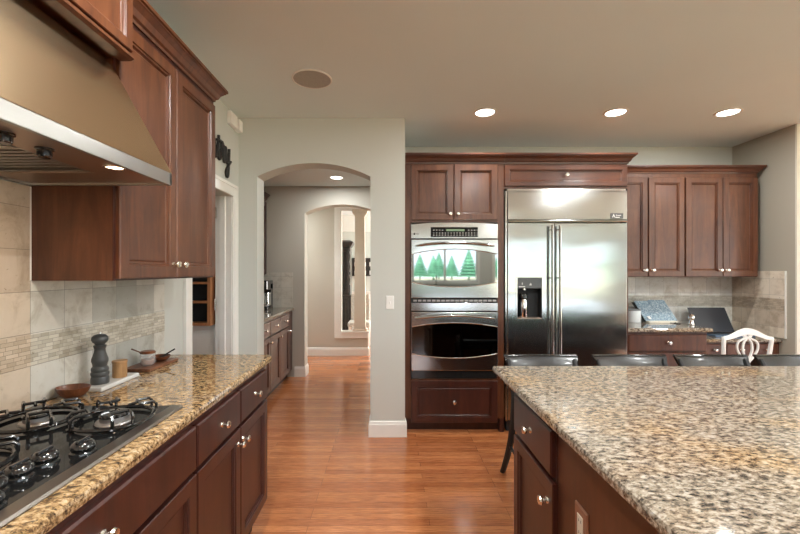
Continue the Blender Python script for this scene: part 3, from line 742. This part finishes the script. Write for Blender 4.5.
MB().loops(Fv, .238, .262, zz(234.6), zz(233.4), [(0, 0), (0, .001)]).build('emblem', BTN, cp)
def oven_door(yt, yb, wt_e, wt_m, wb_e, wb_m, hy, nm):
    YQ = YO-.034; Fq = frame((0, YQ, 0), '-y')
    dd = MB().box(ox0, ox1, YQ, YO-.005, zz(yb), zz(yt), .004).build('oven_door', STEEL_OV, t)
    n = 16; pts = []
    xs = [ox0+.006+(ox1-ox0-.012)*i/n for i in range(n+1)]
    for i, x in enumerate(xs): q = 1-(2*i/n-1)**2; pts.append((x, zz(wb_e+(wb_m-wb_e)*q)))
    for i in range(n, -1, -1): q = 1-(2*i/n-1)**2; pts.append((xs[i], zz(wt_e+(wt_m-wt_e)*q)))
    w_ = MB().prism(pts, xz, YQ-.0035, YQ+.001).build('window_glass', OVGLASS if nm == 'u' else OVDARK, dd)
    # light lip around window
    top = [(xs[i], YQ-.004, zz(wt_e+(wt_m-wt_e)*(1-(2*i/n-1)**2))+.003) for i in range(n+1)]
    bot = [(xs[i], YQ-.004, zz(wb_e+(wb_m-wb_e)*(1-(2*i/n-1)**2))-.003) for i in range(n+1)]
    MB().tube(top, .004, 6).tube(bot, .004, 6).build('window_trim', CHROME, dd, True)
    hp = []
    for i in range(15):
        q = i/14; b_ = 1-(2*q-1)**2
        hp.append((.232+(.914-.232)*q, YQ-.02-.03*min(1, b_*2.2), zz(hy)+.026*b_))
    hb = MB().tube(hp, [.007]+[.0125]*13+[.007], 10, .8)
    for q in (0, -1): hb.tube([(hp[q][0], YQ+.001, hp[q][2]), hp[q]], .009, 8)
    hb.build('handle', STEEL_OV, dd, True)
oven_door(239.5, 298, 254.5, 249.5, 281.5, 286.5, 246, 'u')
MB().box(ox0+.004, ox1-.004, YO-.012, YO-.005, zz(302.8), zz(298.6), .001).build('vent', BLACKMATTE, t)
mb = MB()
for q in range(18): mb.box(ox0+.02+q*.041, ox0+.05+q*.041, YO-.018, YO-.012, zz(301.6), zz(299.8))
mb.build('vent_fins', STEEL_CT, t)
MB().box(ox0, ox1, YO-.026, YO-.005, zz(311), zz(303), .002).build('middle_trim', STEEL_OV, t)
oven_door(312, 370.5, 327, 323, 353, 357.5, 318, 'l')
MB().box(ox0+.004, ox1-.004, YO-.012, YO-.004, .475, zz(371), .001).build('bottom_vent', BLACKIRON, t)

# ------------------------------------------------------------------ refrigerator surround + refrigerator
fx0, fx1 = 1.023, 2.092
t = thing('refrigerator_cabinet', 'cherry cabinet and side panel enclosing the refrigerator', 'cabinet', (1.014, YO, 0))
MB().box(1.0135, 2.10, YO, YB-.003, 2.145, 2.385).build('body', CHERRY_UP, t)
MB().box(2.094, 2.108, YO-.002, YB-.003, 0, 2.145).build('side_panel', CHERRY, t)
dr = door('lift_door', F, 1.016, 2.092, 2.165, 2.350, CHERRYX, t, [(0, 0), (0, .017), (.003, .02), (.04, .02), (.043, .0165), (.048, .015), (.053, .008), (.057, .0075)]); knob(F, 1.553, 2.262, dr, r=.017)
crown([(1.0135, YO), (2.10, YO), (2.10, YU-.07)], 2.365, CHERRYX, t)

t = thing('refrigerator', 'built-in stainless side by side refrigerator with long bar handles', 'refrigerator', (1.55, YO, 0))
YFD = YO-.03
MB().box(fx0, fx1, YO+.1, YB-.03, .10, 2.142).build('cabinet_body', STEEL_CT, t)
MB().box(fx0+.02, fx1-.02, YO+.03, YB-.05, 0, .10).build('base_grille', BLACKMATTE, t)
MB().box(fx0, fx0+.016, YO-.012, YO, .10, 2.142).box(fx1-.012, fx1, YO-.012, YO, .10, 2.142).box(fx0, fx1, YO-.012, YO, 2.124, 2.142).build('frame_trim', STEEL_OV, t)
tp = MB().prism([(YFD, 1.873), (YFD-.008, 1.868), (YFD-.016, 1.858), (YFD-.012, 1.846), (YO, 1.846), (YO, 2.122), (YFD+.006, 2.122), (YFD, 2.11)], yz, fx0+.018, fx1-.014).build('top_panel', STEEL, t)
xm = 1.446
FF = frame((0, YFD, 0), '-y')
dl = MB()
# left door with dispenser hole
dx0, dx1, dz0, dz1 = 1.116, 1.340, .997, 1.367
L0, L1, R0, R1, Z0, Z1 = fx0+.018, xm-.004, xm+.004, fx1-.014, .115, 1.838
dl.box(L0, dx0, YFD, YO+.098, Z0, Z1).box(dx1, L1, YFD, YO+.098, Z0, Z1).box(dx0, dx1, YFD, YO+.098, Z0, dz0).box(dx0, dx1, YFD, YO+.098, dz1, Z1)
dl = dl.build('left_door', STEEL, t)
dr_ = MB().box(R0, R1, YFD, YO+.098, Z0, Z1, .002).build('right_door', STEEL, t)
for x, par in ((1.411, dl), (1.477, dr_)):
    hb = MB().tube([(x, YFD-.05, .35), (x, YFD-.05, 1.815)], .0125, 14)
    for z in (.40, .98, 1.36, 1.78): hb.tube([(x, YFD, z), (x, YFD-.05, z)], .007, 8)
    hb.build('handle', STEEL_OV, par, True)
ds = MB().loops(FF, dx0-.006, dx1+.006, dz0-.006, dz1+.006, [(0, 0), (0, .003), (.002, .004), (.010, .004), (.012, -.002), (.0125, -.002)])
ds = MB()
for a, b, c, d_ in ((dx0-.006, dx1+.006, dz1-.004, dz1+.006), (dx0-.006, dx1+.006, dz0-.006, dz0+.006), (dx0-.006, dx0+.005, dz0, dz1), (dx1-.005, dx1+.006, dz0, dz1)):
    ds.box(a, b, YFD-.006, YFD+.002, c, d_, .001)
ds = ds.build('dispenser_frame', STEEL_OV, dl)
DK = flat('dispenser_grey', (.10, .105, .105), .35, 0, 0)
mb = MB(); mb.box(dx0+.005, dx1-.005, YFD+.0, YO, 1.268, dz1-.004, .002)
cpn = mb.build('dispenser_panel', DK, ds)
mb = MB(); mb.box(dx0+.004, dx1-.004, YFD+.085, YFD+.09, dz0, 1.268).box(dx0+.004, dx0+.008, YFD+.002, YFD+.09, dz0, 1.268).box(dx1-.008, dx1-.004, YFD+.002, YFD+.09, dz0, 1.268)
mb.build('dispenser_recess', BLACKMATTE, ds)
MB().box(dx0+.004, dx1-.004, YFD+.001, YFD+.09, dz0, dz0+.012, .001).build('drip_tray', flat('drip_tray', (.35, .25, .2), .4, .5, 0), ds)
MB().lathe([(.018, 0), (.018, -.016), (.010, -.022), (0, -.022)], (1.19, YFD+.035, 1.268), n=16).build('spout', STEEL_OV, ds)
LG = flat('button_light', (.6, .6, .58), .4, 0, 0)
mb = MB().box(1.135, 1.19, YFD-.0015, YFD+.001, 1.279, 1.287).box(1.162, 1.168, YFD-.0015, YFD+.001, 1.30, 1.318)
mb.prism([(1.225, 1.295), (1.25, 1.295), (1.238, 1.318)], xz, YFD-.0015, YFD+.001)
mb.build('control_mark', LG, ds)
# badge
bd = MB().box(1.935, 2.045, YFD-.004, YFD+.001, 1.879, 1.925, .002).build('badge', DK, tp)
mb = MB()
mb.tube([(1.952, YFD-.005, 1.888), (1.962, YFD-.005, 1.918), (1.968, YFD-.005, 1.888)], .0035, 6).tube([(1.955, YFD-.005, 1.905), (1.972, YFD-.005, 1.90)], .003, 6)
mb.tube([(1.982, YFD-.005, 1.913), (1.99, YFD-.005, 1.905), (1.984, YFD-.005, 1.899)], .002, 6).box(1.995, 2.025, YFD-.0055, YFD-.004, 1.903, 1.908).box(1.975, 2.015, YFD-.0055, YFD-.004, 1.885, 1.892)
mb.build('lettering', PLASTIC, bd)
MB().box(fx1-.045, fx1-.016, YFD-.002, YO, 1.8385, 1.8455).box(fx0+.02, fx0+.045, YFD-.002, YO, 1.8385, 1.8455).build('hinge_cap', BLACKMATTE, t)
# bottle in the dispenser
bx_, by_ = 1.190, YFD+.045
t = thing('steel_bottle', 'steel bottle with black cap standing in the refrigerator dispenser', 'bottle', (bx_, by_, dz0+.0125))
zb = dz0+.0125
MB().lathe([(0, 0), (.034, 0), (.036, .004), (.036, .148), (.032, .16), (0, .16)], (bx_, by_, zb), n=28).build('flask', CHROME, t, True)
MB().lathe([(0, .1605), (.030, .1605), (.040, .172), (.040, .196), (.030, .212), (0, .214)], (bx_, by_, zb), n=28).build('cap', BLACKIRON, t, True)

# ------------------------------------------------------------------ right wall cabinets
YU = 3.875; Fw = frame((0, YU, 0), '-y')
def wallcab(x0, x1, label, parts):
    t = thing('wall_cabinet', label, 'cabinet', (x0, YU, 1.36))
    MB().box(x0, x1, YU, YB-.003, 1.362, 2.375).build('body', CHERRY_UP, t)
    for a, b, kx in parts:
        dr = door('door', Fw, a, b, 1.368, 2.322, CHERRY_UP, t); knob(Fw, kx, 1.428, dr, r=.016)
    return t
t1 = wallcab(2.115, 2.855, 'cherry wall cabinet next to the refrigerator', [(2.15, 2.495, 2.465), (2.505, 2.849, 2.537)])
t2 = wallcab(2.856, 3.565, 'cherry wall cabinet above the laptop at the right end', [(2.863, 3.217, 3.188), (3.224, 3.558, 3.254)])
crown([(2.115, YU), (2.855, YU)], 2.365, CHERRYX, t1, .85)
crown([(2.856, YU), (3.565, YU), (3.565, YB-.003)], 2.365, CHERRYX, t2, .85)

# backsplashes around desk
TB_G = tiles('bright_travertine_back', 'X', 2.30, 1.346, c1=(.92, .94, .91), c2=(.66, .68, .66))  # tile colour raised to stand in for light missing under the cabinets
TB_M = tiles('mosaic_back', 'X', 2.30, 1.05, .055, .016, (.62, .61, .55), (.48, .47, .42), True)
TR_G = tiles('light_tinted_travertine_right', 'Y', 3.66, 1.346, c1=(.84, .75, .63), c2=(.62, .52, .42))  # beige of tile and mosaic here is light painted into the colour
TR_M = tiles('mosaic_right', 'Y', 3.66, 1.05, .055, .016, (.58, .48, .37), (.42, .35, .28), True)
t = thing('tile_backsplash', 'travertine backsplash under the right wall cabinets, brightness painted into its tiles', 'backsplash', (2.11, YB, .9))
MB().box(2.11, XR-.001, YB-.008, YB-.0015, .80, 1.05).box(2.11, XR-.001, YB-.008, YB-.0015, 1.162, 1.361).build('field_tile', TB_G, t)
MB().box(2.11, XR-.001, YB-.009, YB-.0015, 1.05, 1.162).build('mosaic_band', TB_M, t)
t = thing('tile_backsplash', 'travertine backsplash on the short right wall, light put into its beige colour', 'backsplash', (XR, 3.66, .8))
MB().box(XR-.008, XR-.0015, 3.66, YB-.009, .80, 1.05).box(XR-.008, XR-.0015, 3.66, YB-.009, 1.162, 1.42).build('field_tile', TR_G, t)
MB().box(XR-.009, XR-.0015, 3.66, YB-.009, 1.05, 1.162).build('mosaic_band', TR_M, t)
MB().box(XR-.011, XR, 3.650, 3.66, .80, 1.42).build('edge_strip', WHITE, t)

# desk run
t = thing('base_cabinet', 'cherry base cabinet with drawers between refrigerator and desk', 'cabinet', (2.12, 3.6, 0))
MB().box(2.115, 2.86, 3.60, YB-.012, .11, .873).build('body', CHERRY, t)
MB().box(2.115, 2.86, 3.67, YB-.003, 0, .11).build('toe_kick', TOE, t)
Fk = frame((0, 3.60, 0), '-y')
for v0, v1 in ((.70, .85), (.42, .69), (.13, .41)):
    dr = door('drawer', Fk, 2.145, 2.845, v0, v1, CHERRY, t, SLAB); knob(Fk, 2.50, v1-.072 if v1 > .8 else (v0+v1)/2, dr, r=.018)
o = slab(MB(), [(2.112, 3.56), (2.885, 3.56), (2.885, YB-.010), (2.112, YB-.010)], .875, .91).build('granite_countertop', GRANITE_I, base=(2.112, 3.56, .875))
tag(o, 'short granite countertop between refrigerator and desk', 'countertop')
t = thing('desk_cabinet', 'low cherry desk drawers under the laptop', 'cabinet', (2.9, 3.72, 0))
MB().box(2.888, 3.628, 3.72, YB-.003, .62, .758).box(3.598, 3.628, 3.72, YB-.003, 0, .62).box(2.888, 2.918, 3.72, YB-.003, 0, .62).build('body', CHERRY, t)
Fk2 = frame((0, 3.72, 0), '-y')
for a, b in ((2.90, 3.12), (3.125, 3.385), (3.39, 3.60)):
    dr = door('drawer', Fk2, a, b, .632, .745, CHERRY, t, SLAB); knob(Fk2, (a+b)/2, .69, dr, r=.014)
o = slab(MB(), [(2.887, 3.68), (3.619, 3.68), (3.619, YB-.010), (2.887, YB-.010)], .762, .79, .008).build('desk_worktop', GRANITE_I, base=(2.887, 3.68, .762))
tag(o, 'lower granite desk top against the right wall', 'desk top')

# things on the counter and desk
t = thing('canister', 'pale blue white round canister beside the refrigerator', 'canister', (2.445, 4.0, .911))
MB().lathe([(0, 0), (.062, 0), (.065, .004), (.065, .115), (0, .115)], (2.445, 4.0, .911), n=32).build('pot', PORCELAIN, t, True)
MB().lathe([(0, .1155), (.067, .1155), (.067, .127), (.05, .131), (0, .131)], (2.445, 4.0, .911), n=32).build('lid', flat('grey_lid', (.25, .27, .28), .4), t, True)
def cover_mat():
    m, nt, b = newmat('blue_patterned_pages')
    f = noise(nt, mapping(nt, coord='Object'), 70, 4, .7, .4)
    nt.links.new(ramp(nt, f, [(.38, (.13, .20, .27)), (.52, (.27, .38, .46)), (.66, (.55, .62, .66))]), b.inputs['Base Color'])
    b.inputs['Roughness'].default_value = .3
    return m
PAGE = cover_mat()
t = thing('open_cookbook', 'open blue patterned book propped on a stand on the counter', 'book', (2.66, 3.98, .911))
def leanbox(mb, x0, x1, y0, th, z0, z1, lean, skew=0):
    """thin upright box leaning back (+y) by lean and sideways by skew"""
    t_ = bmesh.new(); vs = []
    for (x, z, d) in ((x0, z0, 0), (x1, z0, 0), (x1, z1, 1), (x0, z1, 1)):
        for q in (0, th): vs.append(t_.verts.new((x + skew*d, y0 + lean*d + q, z)))
    for f in ((0, 2, 4, 6), (1, 7, 5, 3), (0, 1, 3, 2), (2, 3, 5, 4), (4, 5, 7, 6), (6, 7, 1, 0)): t_.faces.new([vs[i] for i in f])
    bmesh.ops.recalc_face_normals(t_, faces=t_.faces[:]); mb.add(t_); return mb
leanbox(MB(), 2.545, 2.695, 3.965, .010, .928, 1.115, .11, -.05).build('left_page', PAGE, t)
leanbox(MB(), 2.697, 2.86, 3.965, .010, .928, 1.125, .11, -.06).build('right_page', PAGE, t)
leanbox(MB(), 2.535, 2.865, 3.977, .008, .92, 1.10, .11, -.055).build('stand_back', BLACKMATTE, t)
MB().box(2.56, 2.84, 3.93, 3.985, .911, .928, .002).build('stand_ledge', flat('cream_paper', (.8, .76, .66), .6), t)
MB().tube([(2.66, 4.06, 1.05), (2.66, 4.14, .914)], .005).build('stand_strut', BLACKMATTE, t)
leanbox(MB(), 2.575, 2.60, 3.962, .002, .945, .97, .016, -.008).build('page_picture', PLASTIC, t)
def book(x0, x1, y0, y1, h, c, label):
    t = thing('standing_book', label, 'book', (x0, y0, .911))
    mc = flat('book_cover', c, .4, 0, .1)
    MB().box(x0, x0+.003, y0, y1, .911, .911+h).box(x1-.003, x1, y0, y1, .911, .911+h).box(x0, x1, y0, y0+.004, .911, .911+h).build('cover', mc, t)
    MB().box(x0+.003, x1-.003, y0+.004, y1-.003, .914, .909+h).build('pages', flat('book_pages', (.75, .72, .64), .7), t)
book(2.800, 2.832, 4.085, 4.215, .135, (.08, .32, .34), 'teal book standing against the tiles behind the open book')
book(2.8335, 2.852, 4.085, 4.215, .135, (.02, .06, .13), 'navy book standing at the right of the teal one')
t = thing('chrome_shaker', 'small chrome shaker at the counter edge before the laptop', 'shaker', (2.858, 3.78, .911))
MB().lathe([(0, 0), (.024, 0), (.026, .006), (.018, .03), (.016, .045), (.022, .055), (.026, .062), (0, .062)], (2.858, 3.78, .911), n=20).build('shaker_body', CHROME, t, True)
MB().lathe([(0, .0625), (.026, .0625), (.027, .08), (.018, .098), (.006, .104), (0, .105)], (2.858, 3.78, .911), n=20).build('shaker_top', CHROME, t, True)
o = MB().tube([(2.74, 3.9, .915), (2.77, 3.86, .914), (2.76, 3.82, .914), (2.80, 3.84, .914), (2.78, 3.90, .914), (2.82, 3.93, .914)], .003, 6).build('charging_cord', BLACKMATTE, base=(2.78, 3.87, .911))
tag(o, 'thin black cord coiled on the counter before the books', 'cord')
t = thing('laptop', 'open dark laptop on the desk under the wall cabinet', 'laptop', (3.26, 3.95, .791))
LB = flat('laptop_blue_grey', (.10, .15, .22), .3, .3, 0)
MB().box(3.105, 3.485, 3.80, 4.03, .791, .807, .003).build('laptop_base', LB, t)
mb = MB()
for r_ in range(4):
    for q in range(12): mb.box(3.12+q*.029, 3.144+q*.029, 3.90+r_*.028, 3.922+r_*.028, .807, .8085)
mb.build('keyboard', BLACKMATTE, t)['kind'] = 'stuff'
leanbox(MB(), 3.105, 3.485, 4.032, .008, .808, 1.045, .07, -.045).build('screen', flat('laptop_screen', (.035, .04, .05), .25, 0, 0), t)

# ------------------------------------------------------------------ island
t = thing('kitchen_island', 'large cherry island cabinet with drawer and door on its left side', 'kitchen island', (.6, .4, 0))
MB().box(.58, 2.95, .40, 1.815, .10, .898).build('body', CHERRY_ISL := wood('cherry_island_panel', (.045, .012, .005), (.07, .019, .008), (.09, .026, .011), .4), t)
MB().box(.65, 2.90, .46, 1.76, 0, .10).build('toe_kick', TOE, t)
Fi = frame((.58, 0, 0), '-x')
MB().loops(Fi, 1.375, 1.815, .10, .898, [(0, 0), (0, .002)]).build('face_frame', BLACKMATTE if False else CHERRY_DK, t)
dr = door('drawer', Fi, 1.386, 1.796, .705, .866, CHERRY_DK, t, SLAB); knob(Fi, 1.585, .79, dr, r=.017)
dr = door('door', Fi, 1.372, 1.796, .13, .687, CHERRY_DK, t); knob(Fi, 1.415, .61, dr, r=.017)
o = slab(MB(), [(.531, .28), (3.15, .28), (3.15, 2.052), (.531, 2.052)], .90, CT).build('island_countertop', GRANITE_I, base=(.531, .28, .9))
tag(o, 'large granite slab on top of the island, pale reflection put into its colour', 'countertop')
outlet('power_outlet', Fi, 1.20, .652, .078, .118, BRONZE, flat('outlet_cream', (.62, .55, .45), .4, 0, 0), 'brown power outlet plate on the side of the island', 'outlet', False)

# bar stools
def make_stool(x, label):
    t = thing('bar_stool', label, 'stool', (x, 2.45, 0), None)
    hw = .234; n = 16
    # backrest: curved leather panel
    pts_in = []
    bm_ = bmesh.new(); rows = []
    for j, (z, spread, yo) in enumerate(((.675, .88, 2.585), (.74, .93, 2.61), (.80, .975, 2.635), (.838, 1.02, 2.655), (.848, 1.03, 2.663))):
        row = []
        for i in range(n+1):
            q = 2*i/n-1
            row.append((x+q*hw*spread, yo + .035*(1-q*q) - .012, z + (.006*abs(q)**3 if j > 2 else 0)))
        rows.append(row)
    th = .024
    fr = [[bm_.verts.new(p) for p in r] for r in rows]; bk = [[bm_.verts.new((p[0], p[1]+th, p[2])) for p in r] for r in rows]
    for A, B in zip(fr, fr[1:]):
        for i in range(n): bm_.faces.new((A[i], A[i+1], B[i+1], B[i]))
    for A, B in zip(bk, bk[1:]):
        for i in range(n): bm_.faces.new((A[i], B[i], B[i+1], A[i+1]))
    for i in range(n): bm_.faces.new((fr[-1][i], fr[-1][i+1], bk[-1][i+1], bk[-1][i])); bm_.faces.new((fr[0][i], bk[0][i], bk[0][i+1], fr[0][i+1]))
    for j in range(len(rows)-1): bm_.faces.new((fr[j][0], fr[j+1][0], bk[j+1][0], bk[j][0])); bm_.faces.new((fr[j][n], bk[j][n], bk[j+1][n], fr[j+1][n]))
    bmesh.ops.recalc_face_normals(bm_, faces=bm_.faces[:])
    m = MB(); m.add(bm_); br = m.build('backrest', BLACKLEATHER, t, True)
    rail = [(p[0], p[1]+.012, p[2]+.004) for p in rows[-1]]
    MB().tube(rail, .010, 8, .7).build('top_rail', BLACKIRON, br, True)
    MB().box(x-.21, x+.21, 2.19, 2.58, .60, .66, .02).build('seat', BLACKLEATHER, t, True)
    MB().box(x-.20, x+.20, 2.20, 2.57, .555, .60, .004).build('seat_frame', BLACKMATTE, t)
    for sx in (-1, 1):
        xx = x+sx*.205
        MB().tube([(xx*1, 2.83, 0), (xx, 2.79, .05), (xx, 2.70, .18), (xx, 2.62, .33), (xx, 2.575, .48), (xx, 2.56, .62), (xx+sx*.006, 2.59, .74), (xx+sx*.012, 2.64, .838)], [.017, .019, .021, .022, .021, .020, .017, .013], 8).build('rear_leg', BLACKMATTE, t, True)
        MB().tube([(xx, 2.20, 0), (xx, 2.21, .3), (xx, 2.22, .57)], [.014, .018, .021], 8).build('front_leg', BLACKMATTE, t, True)
        MB().tube([(xx, 2.21, .24), (xx, 2.655, .26)], .010, 8).build('stretcher', BLACKMATTE, t)
    MB().tube([(x-.2, 2.205, .18), (x+.2, 2.205, .18)], .011, 8).build('footrest', BLACKMATTE, t)
    return t
s0 = make_stool(1.007, 'black bar stool at the island before the refrigerator, leftmost of four')
for x, lb in ((1.597, 'black bar stool at the island, second from the left, before the refrigerator edge'), (2.137, 'black bar stool at the island, third from the left, before the desk'), (2.672, 'black bar stool at the island before the right wall, rightmost of four')):
    dup(s0, (x-1.007, 0, 0), lb)

# white desk chair
t = thing('desk_chair', 'white painted chair with curved ribbon splat at the desk', 'chair', (2.86, 3.3, 0))
cxh, cyh = 2.862, 3.20
MB().box(cxh-.19, cxh+.19, 3.21, 3.53, .43, .47, .012).build('seat', WHITEPAINT, t)
for sx in (-1, 1):
    MB().tube([(cxh+sx*.17, 3.51, 0), (cxh+sx*.175, 3.505, .43)], [.014, .02], 8).build('front_leg', WHITEPAINT, t, True)
    MB().tube([(cxh+sx*.165, 3.18, 0), (cxh+sx*.165, 3.24, .44), (cxh+sx*.175, 3.22, .6), (cxh+sx*.185, cyh, .78), (cxh+sx*.192, cyh-.01, .885)], [.013, .018, .016, .015, .014], 8).build('rear_leg', WHITEPAINT, t, True)
def cz(pts, r, n=6, fl=.6): return [(cxh+a, cyh-.005, b) for a, b in cr(pts, n)], r
out = []
n = 24; up = []; dn = []
for i in range(n+1):
    q = 2*i/n-1; c_ = math.cos(q*PI)*.5+.5
    u = cxh+q*.198
    up.append((u, .895 + .068*c_ )); dn.append((u, .868 + .045*c_ - (.012*math.cos(3*q*PI) if abs(q) < .5 else 0)*0))
MB().prism(up + dn[::-1], xz, cyh-.018, cyh+.004).build('top_rail', WHITEPAINT, t)
for s_ in (-1, 1):
    for pts in ([(.045, .92), (.025, .885), (.075, .855), (.085, .80), (.055, .74), (.015, .69), (.0, .63), (.03, .56), (.06, .50), (.06, .46)],
                [(.02, .91), (.01, .88), (.032, .85), (.04, .79), (.02, .73), (-.008, .67), (-.02, .61), (0, .54), (.02, .47)]):
        MB().tube([(cxh+s_*a, cyh-.006+(.003*s_), b) for a, b in cr(pts, 5)], .0098, 8, .8).build('splat_rib', WHITEPAINT, t, True)
MB().box(cxh-.18, cxh+.18, 3.205, 3.235, .42, .46, .006).build('rear_rail', WHITEPAINT, t)

# ------------------------------------------------------------------ hall serving counter
t = thing('base_cabinet', 'purple brown base cabinet along the left of the hall', 'cabinet', (-1.9, 3.65, 0))
MB().box(-1.897, -1.30, 3.65, Y2-.001, .10, .893).build('body', CHERRY, t)
MB().box(-1.897, -1.37, 3.65, Y2-.001, 0, .10).build('toe_kick', TOE, t)
Fh = frame((-1.30, 0, 0), '+x')
yy = [3.70, 3.92, 4.325, 4.73, 5.15]
for a, b in zip(yy, yy[1:]):
    dr = door('drawer', Fh, a+.005, b-.005, .72, .875, CHERRY, t, SLAB); knob(Fh, (a+b)/2, .80, dr)
    dr = door('door', Fh, a+.005, b-.005, .12, .705, CHERRY, t); knob(Fh, b-.03 if int((a+.05)*10) % 2 else a+.03, .65, dr)
o = slab(MB(), [(-1.899, 3.64), (-1.275, 3.64), (-1.275, Y2-.001), (-1.899, Y2-.001)], .895, .93).build('granite_countertop', GRANITE_I, base=(-1.9, 3.64, .9))
tag(o, 'granite countertop on the hall cabinet beyond the arch', 'countertop')
t = thing('wall_cabinet', 'dark hall wall cabinet just inside the arch', 'cabinet', (-1.9, 3.7, 1.37))
MB().box(-1.9, -1.66, 3.7, Y2-.001, 1.37, 2.38).build('body', CHERRY_DK, t)
Fh2 = frame((-1.66, 0, 0), '+x')
for a, b in ((3.71, 4.12), (4.125, 4.54), (4.545, 4.95), (4.955, 5.36)): knob(Fh2, a+.03, 1.44, door('door', Fh2, a, b, 1.38, 2.34, CHERRY_DK, t))
crown([(-1.66, 3.7), (-1.66, Y2-.001)], 2.36, CHERRY_DK, t)
TH = tiles('travertine_hall', 'X', -1.30, 1.346, c1=(.68, .63, .55), c2=(.60, .56, .50))
o = MB().box(-1.89, -1.295, Y2-.009, Y2, .931, 1.40).build('tile_backsplash', TH, base=(-1.6, Y2, .93))
tag(o, 'small travertine backsplash on the hall wall above the counter', 'backsplash')
t = thing('coffee_maker', 'black and steel coffee maker on the hall counter', 'coffee maker', (-1.68, 5.1, .93))
MB().box(-1.76, -1.525, 5.02, 5.26, .931, .965, .006).box(-1.76, -1.525, 5.16, 5.26, .965, 1.26, .006).box(-1.76, -1.525, 5.0, 5.26, 1.18, 1.30, .012).build('machine_body', BLACKIRON, t)
MB().lathe([(0, 0), (.06, 0), (.066, .03), (.066, .12), (.05, .17), (0, .17)], (-1.605, 5.085, .966), n=24).build('carafe', CHROME, t, True)
MB().box(-1.53, -1.515, 5.02, 5.14, .98, 1.15, .004).build('front_plate', CHROME, t)

# dining room glimpses
t = thing('china_hutch', 'dark carved hutch in the dining room seen past the column', 'cabinet', (-.8, 7.7, 0))
HU = flat('dark_grey_wood', (.045, .042, .040), .3, 0, .2)
HL = flat('silver_highlight', (.5, .5, .48), .3, .8, .1)  # silver strips stand in for highlights on the dark hutch
mb = MB().box(-1.35, -.72, 7.72, 8.12, .08, .95, .006).box(-1.33, -.76, 7.80, 8.12, .95, 1.92, .004)
mb.build('hutch_body', HU, t)
MB().sweep([(-1.33, 7.80), (-.76, 7.80), (-.76, 8.12)], [(0, 1.88), (.02, 1.90), (.045, 1.94), (.06, 1.97), (.06, 1.99), (0, 2.02)]).build('cornice', HU, t)
for a, b in ((-1.31, -1.05), (-1.04, -.78)):
    door('door', frame((0, 7.80, 0), '-y'), a, b, 1.0, 1.86, HU, t); door('door', frame((0, 7.72, 0), '-y'), a, b, .12, .9, HU, t)
for z in (1.25, 1.5, 1.7): MB().tube([(-.765, 7.795, z-.1), (-.75, 7.79, z), (-.765, 7.795, z+.1)], .008, 6).build('highlight_strip', HL, t)
MB().tube([(-.73, 7.715, .95), (-.70, 7.70, .90), (-.715, 7.71, .75), (-.70, 7.71, .6), (-.72, 7.715, .45)], .012, 6).build('highlight_strip', HL, t)
for x in (-1.3, -.77): MB().lathe([(.03, 0), (.02, .04), (.03, .08)], (x, 7.76, 0), n=12).build('foot', HU, t)
t = thing('dining_chair', 'white upholstered chair by the hutch in the dining room', 'chair', (-.55, 7.5, 0))
LACE = flat('white_lace_fabric', (.72, .70, .66), .8, 0, .35, 60)
MB().box(-.72, -.36, 7.55, 7.62, .50, .98, .02).build('backrest', LACE, t); MB().box(-.74, -.34, 7.14, 7.58, .42, .50, .02).build('seat', LACE, t)
for x in (-.71, -.37):
    for y in (7.18, 7.56): MB().tube([(x, y, 0), (x, y, .43)], [.014, .02]).build('leg', WHITEPAINT, t)
t = thing('display_shelf', 'dark wall shelf with small pale jars on the dining room wall', 'shelf', (-.6, 9.5, 1.3))
mb = MB().box(-.88, -.38, 9.50, 9.55, 1.30, 1.33).box(-.88, -.38, 9.50, 9.55, 1.50, 1.53).box(-.88, -.38, 9.50, 9.55, 1.70, 1.73).box(-.88, -.85, 9.50, 9.55, 1.3, 1.73).box(-.41, -.38, 9.50, 9.55, 1.3, 1.73).box(-.88, -.38, 9.54, 9.56, 1.3, 1.73)
mb.build('rack', HU, t)
for z in (1.33, 1.53):
    j = MB().lathe([(0, 0), (.025, 0), (.03, .02), (.028, .08), (.015, .1), (0, .1)], (0, 0, 0), n=12)
    for q in range(4):
        x = -.81 + q*.12
        tag(MB().lathe([(0, 0), (.016, 0), (.018, .02), (.018, .08), (.012, .1), (0, .1)], (x, 9.52, z+.001), n=12).build('small_jar', PLASTIC, smooth=True, base=(x, 9.52, z)), 'small pale jar standing on the dark dining room wall shelf', 'jar', 'pale jars on the dining room shelf')
    j.bm.free()

# rear sink counter, seen as a reflection in the oven glass
t = thing('sink_cabinet', 'cherry cabinet under the rear window', 'cabinet', (1.75, RY, 0))
MB().box(.3, 3.1, RY+.001, RY+.6, .1, .898).build('body', CHERRY_DK, t); MB().box(.35, 3.05, RY+.001, RY+.53, 0, .1).build('toe_kick', TOE, t)
tag(slab(MB(), [(.28, RY+.001), (3.12, RY+.001), (3.12, RY+.63), (.28, RY+.63)], .90, CT).build('granite_countertop', GRANITE_I, base=(1.7, RY, .9)), 'granite countertop under the rear window', 'countertop')
fp = [(1.45, RY+.15, CT), (1.45, RY+.15, 1.15), (1.45, RY+.17, 1.24), (1.45, RY+.22, 1.28), (1.45, RY+.28, 1.26), (1.45, RY+.30, 1.18)]
tag(MB().tube(fp, .014, 10).tube([(1.45, RY+.15, CT), (1.45, RY+.15, CT+.03)], .028, 12).build('faucet', BLACKIRON, smooth=True, base=(1.45, RY+.15, CT)), 'black arched faucet before the rear window', 'faucet')
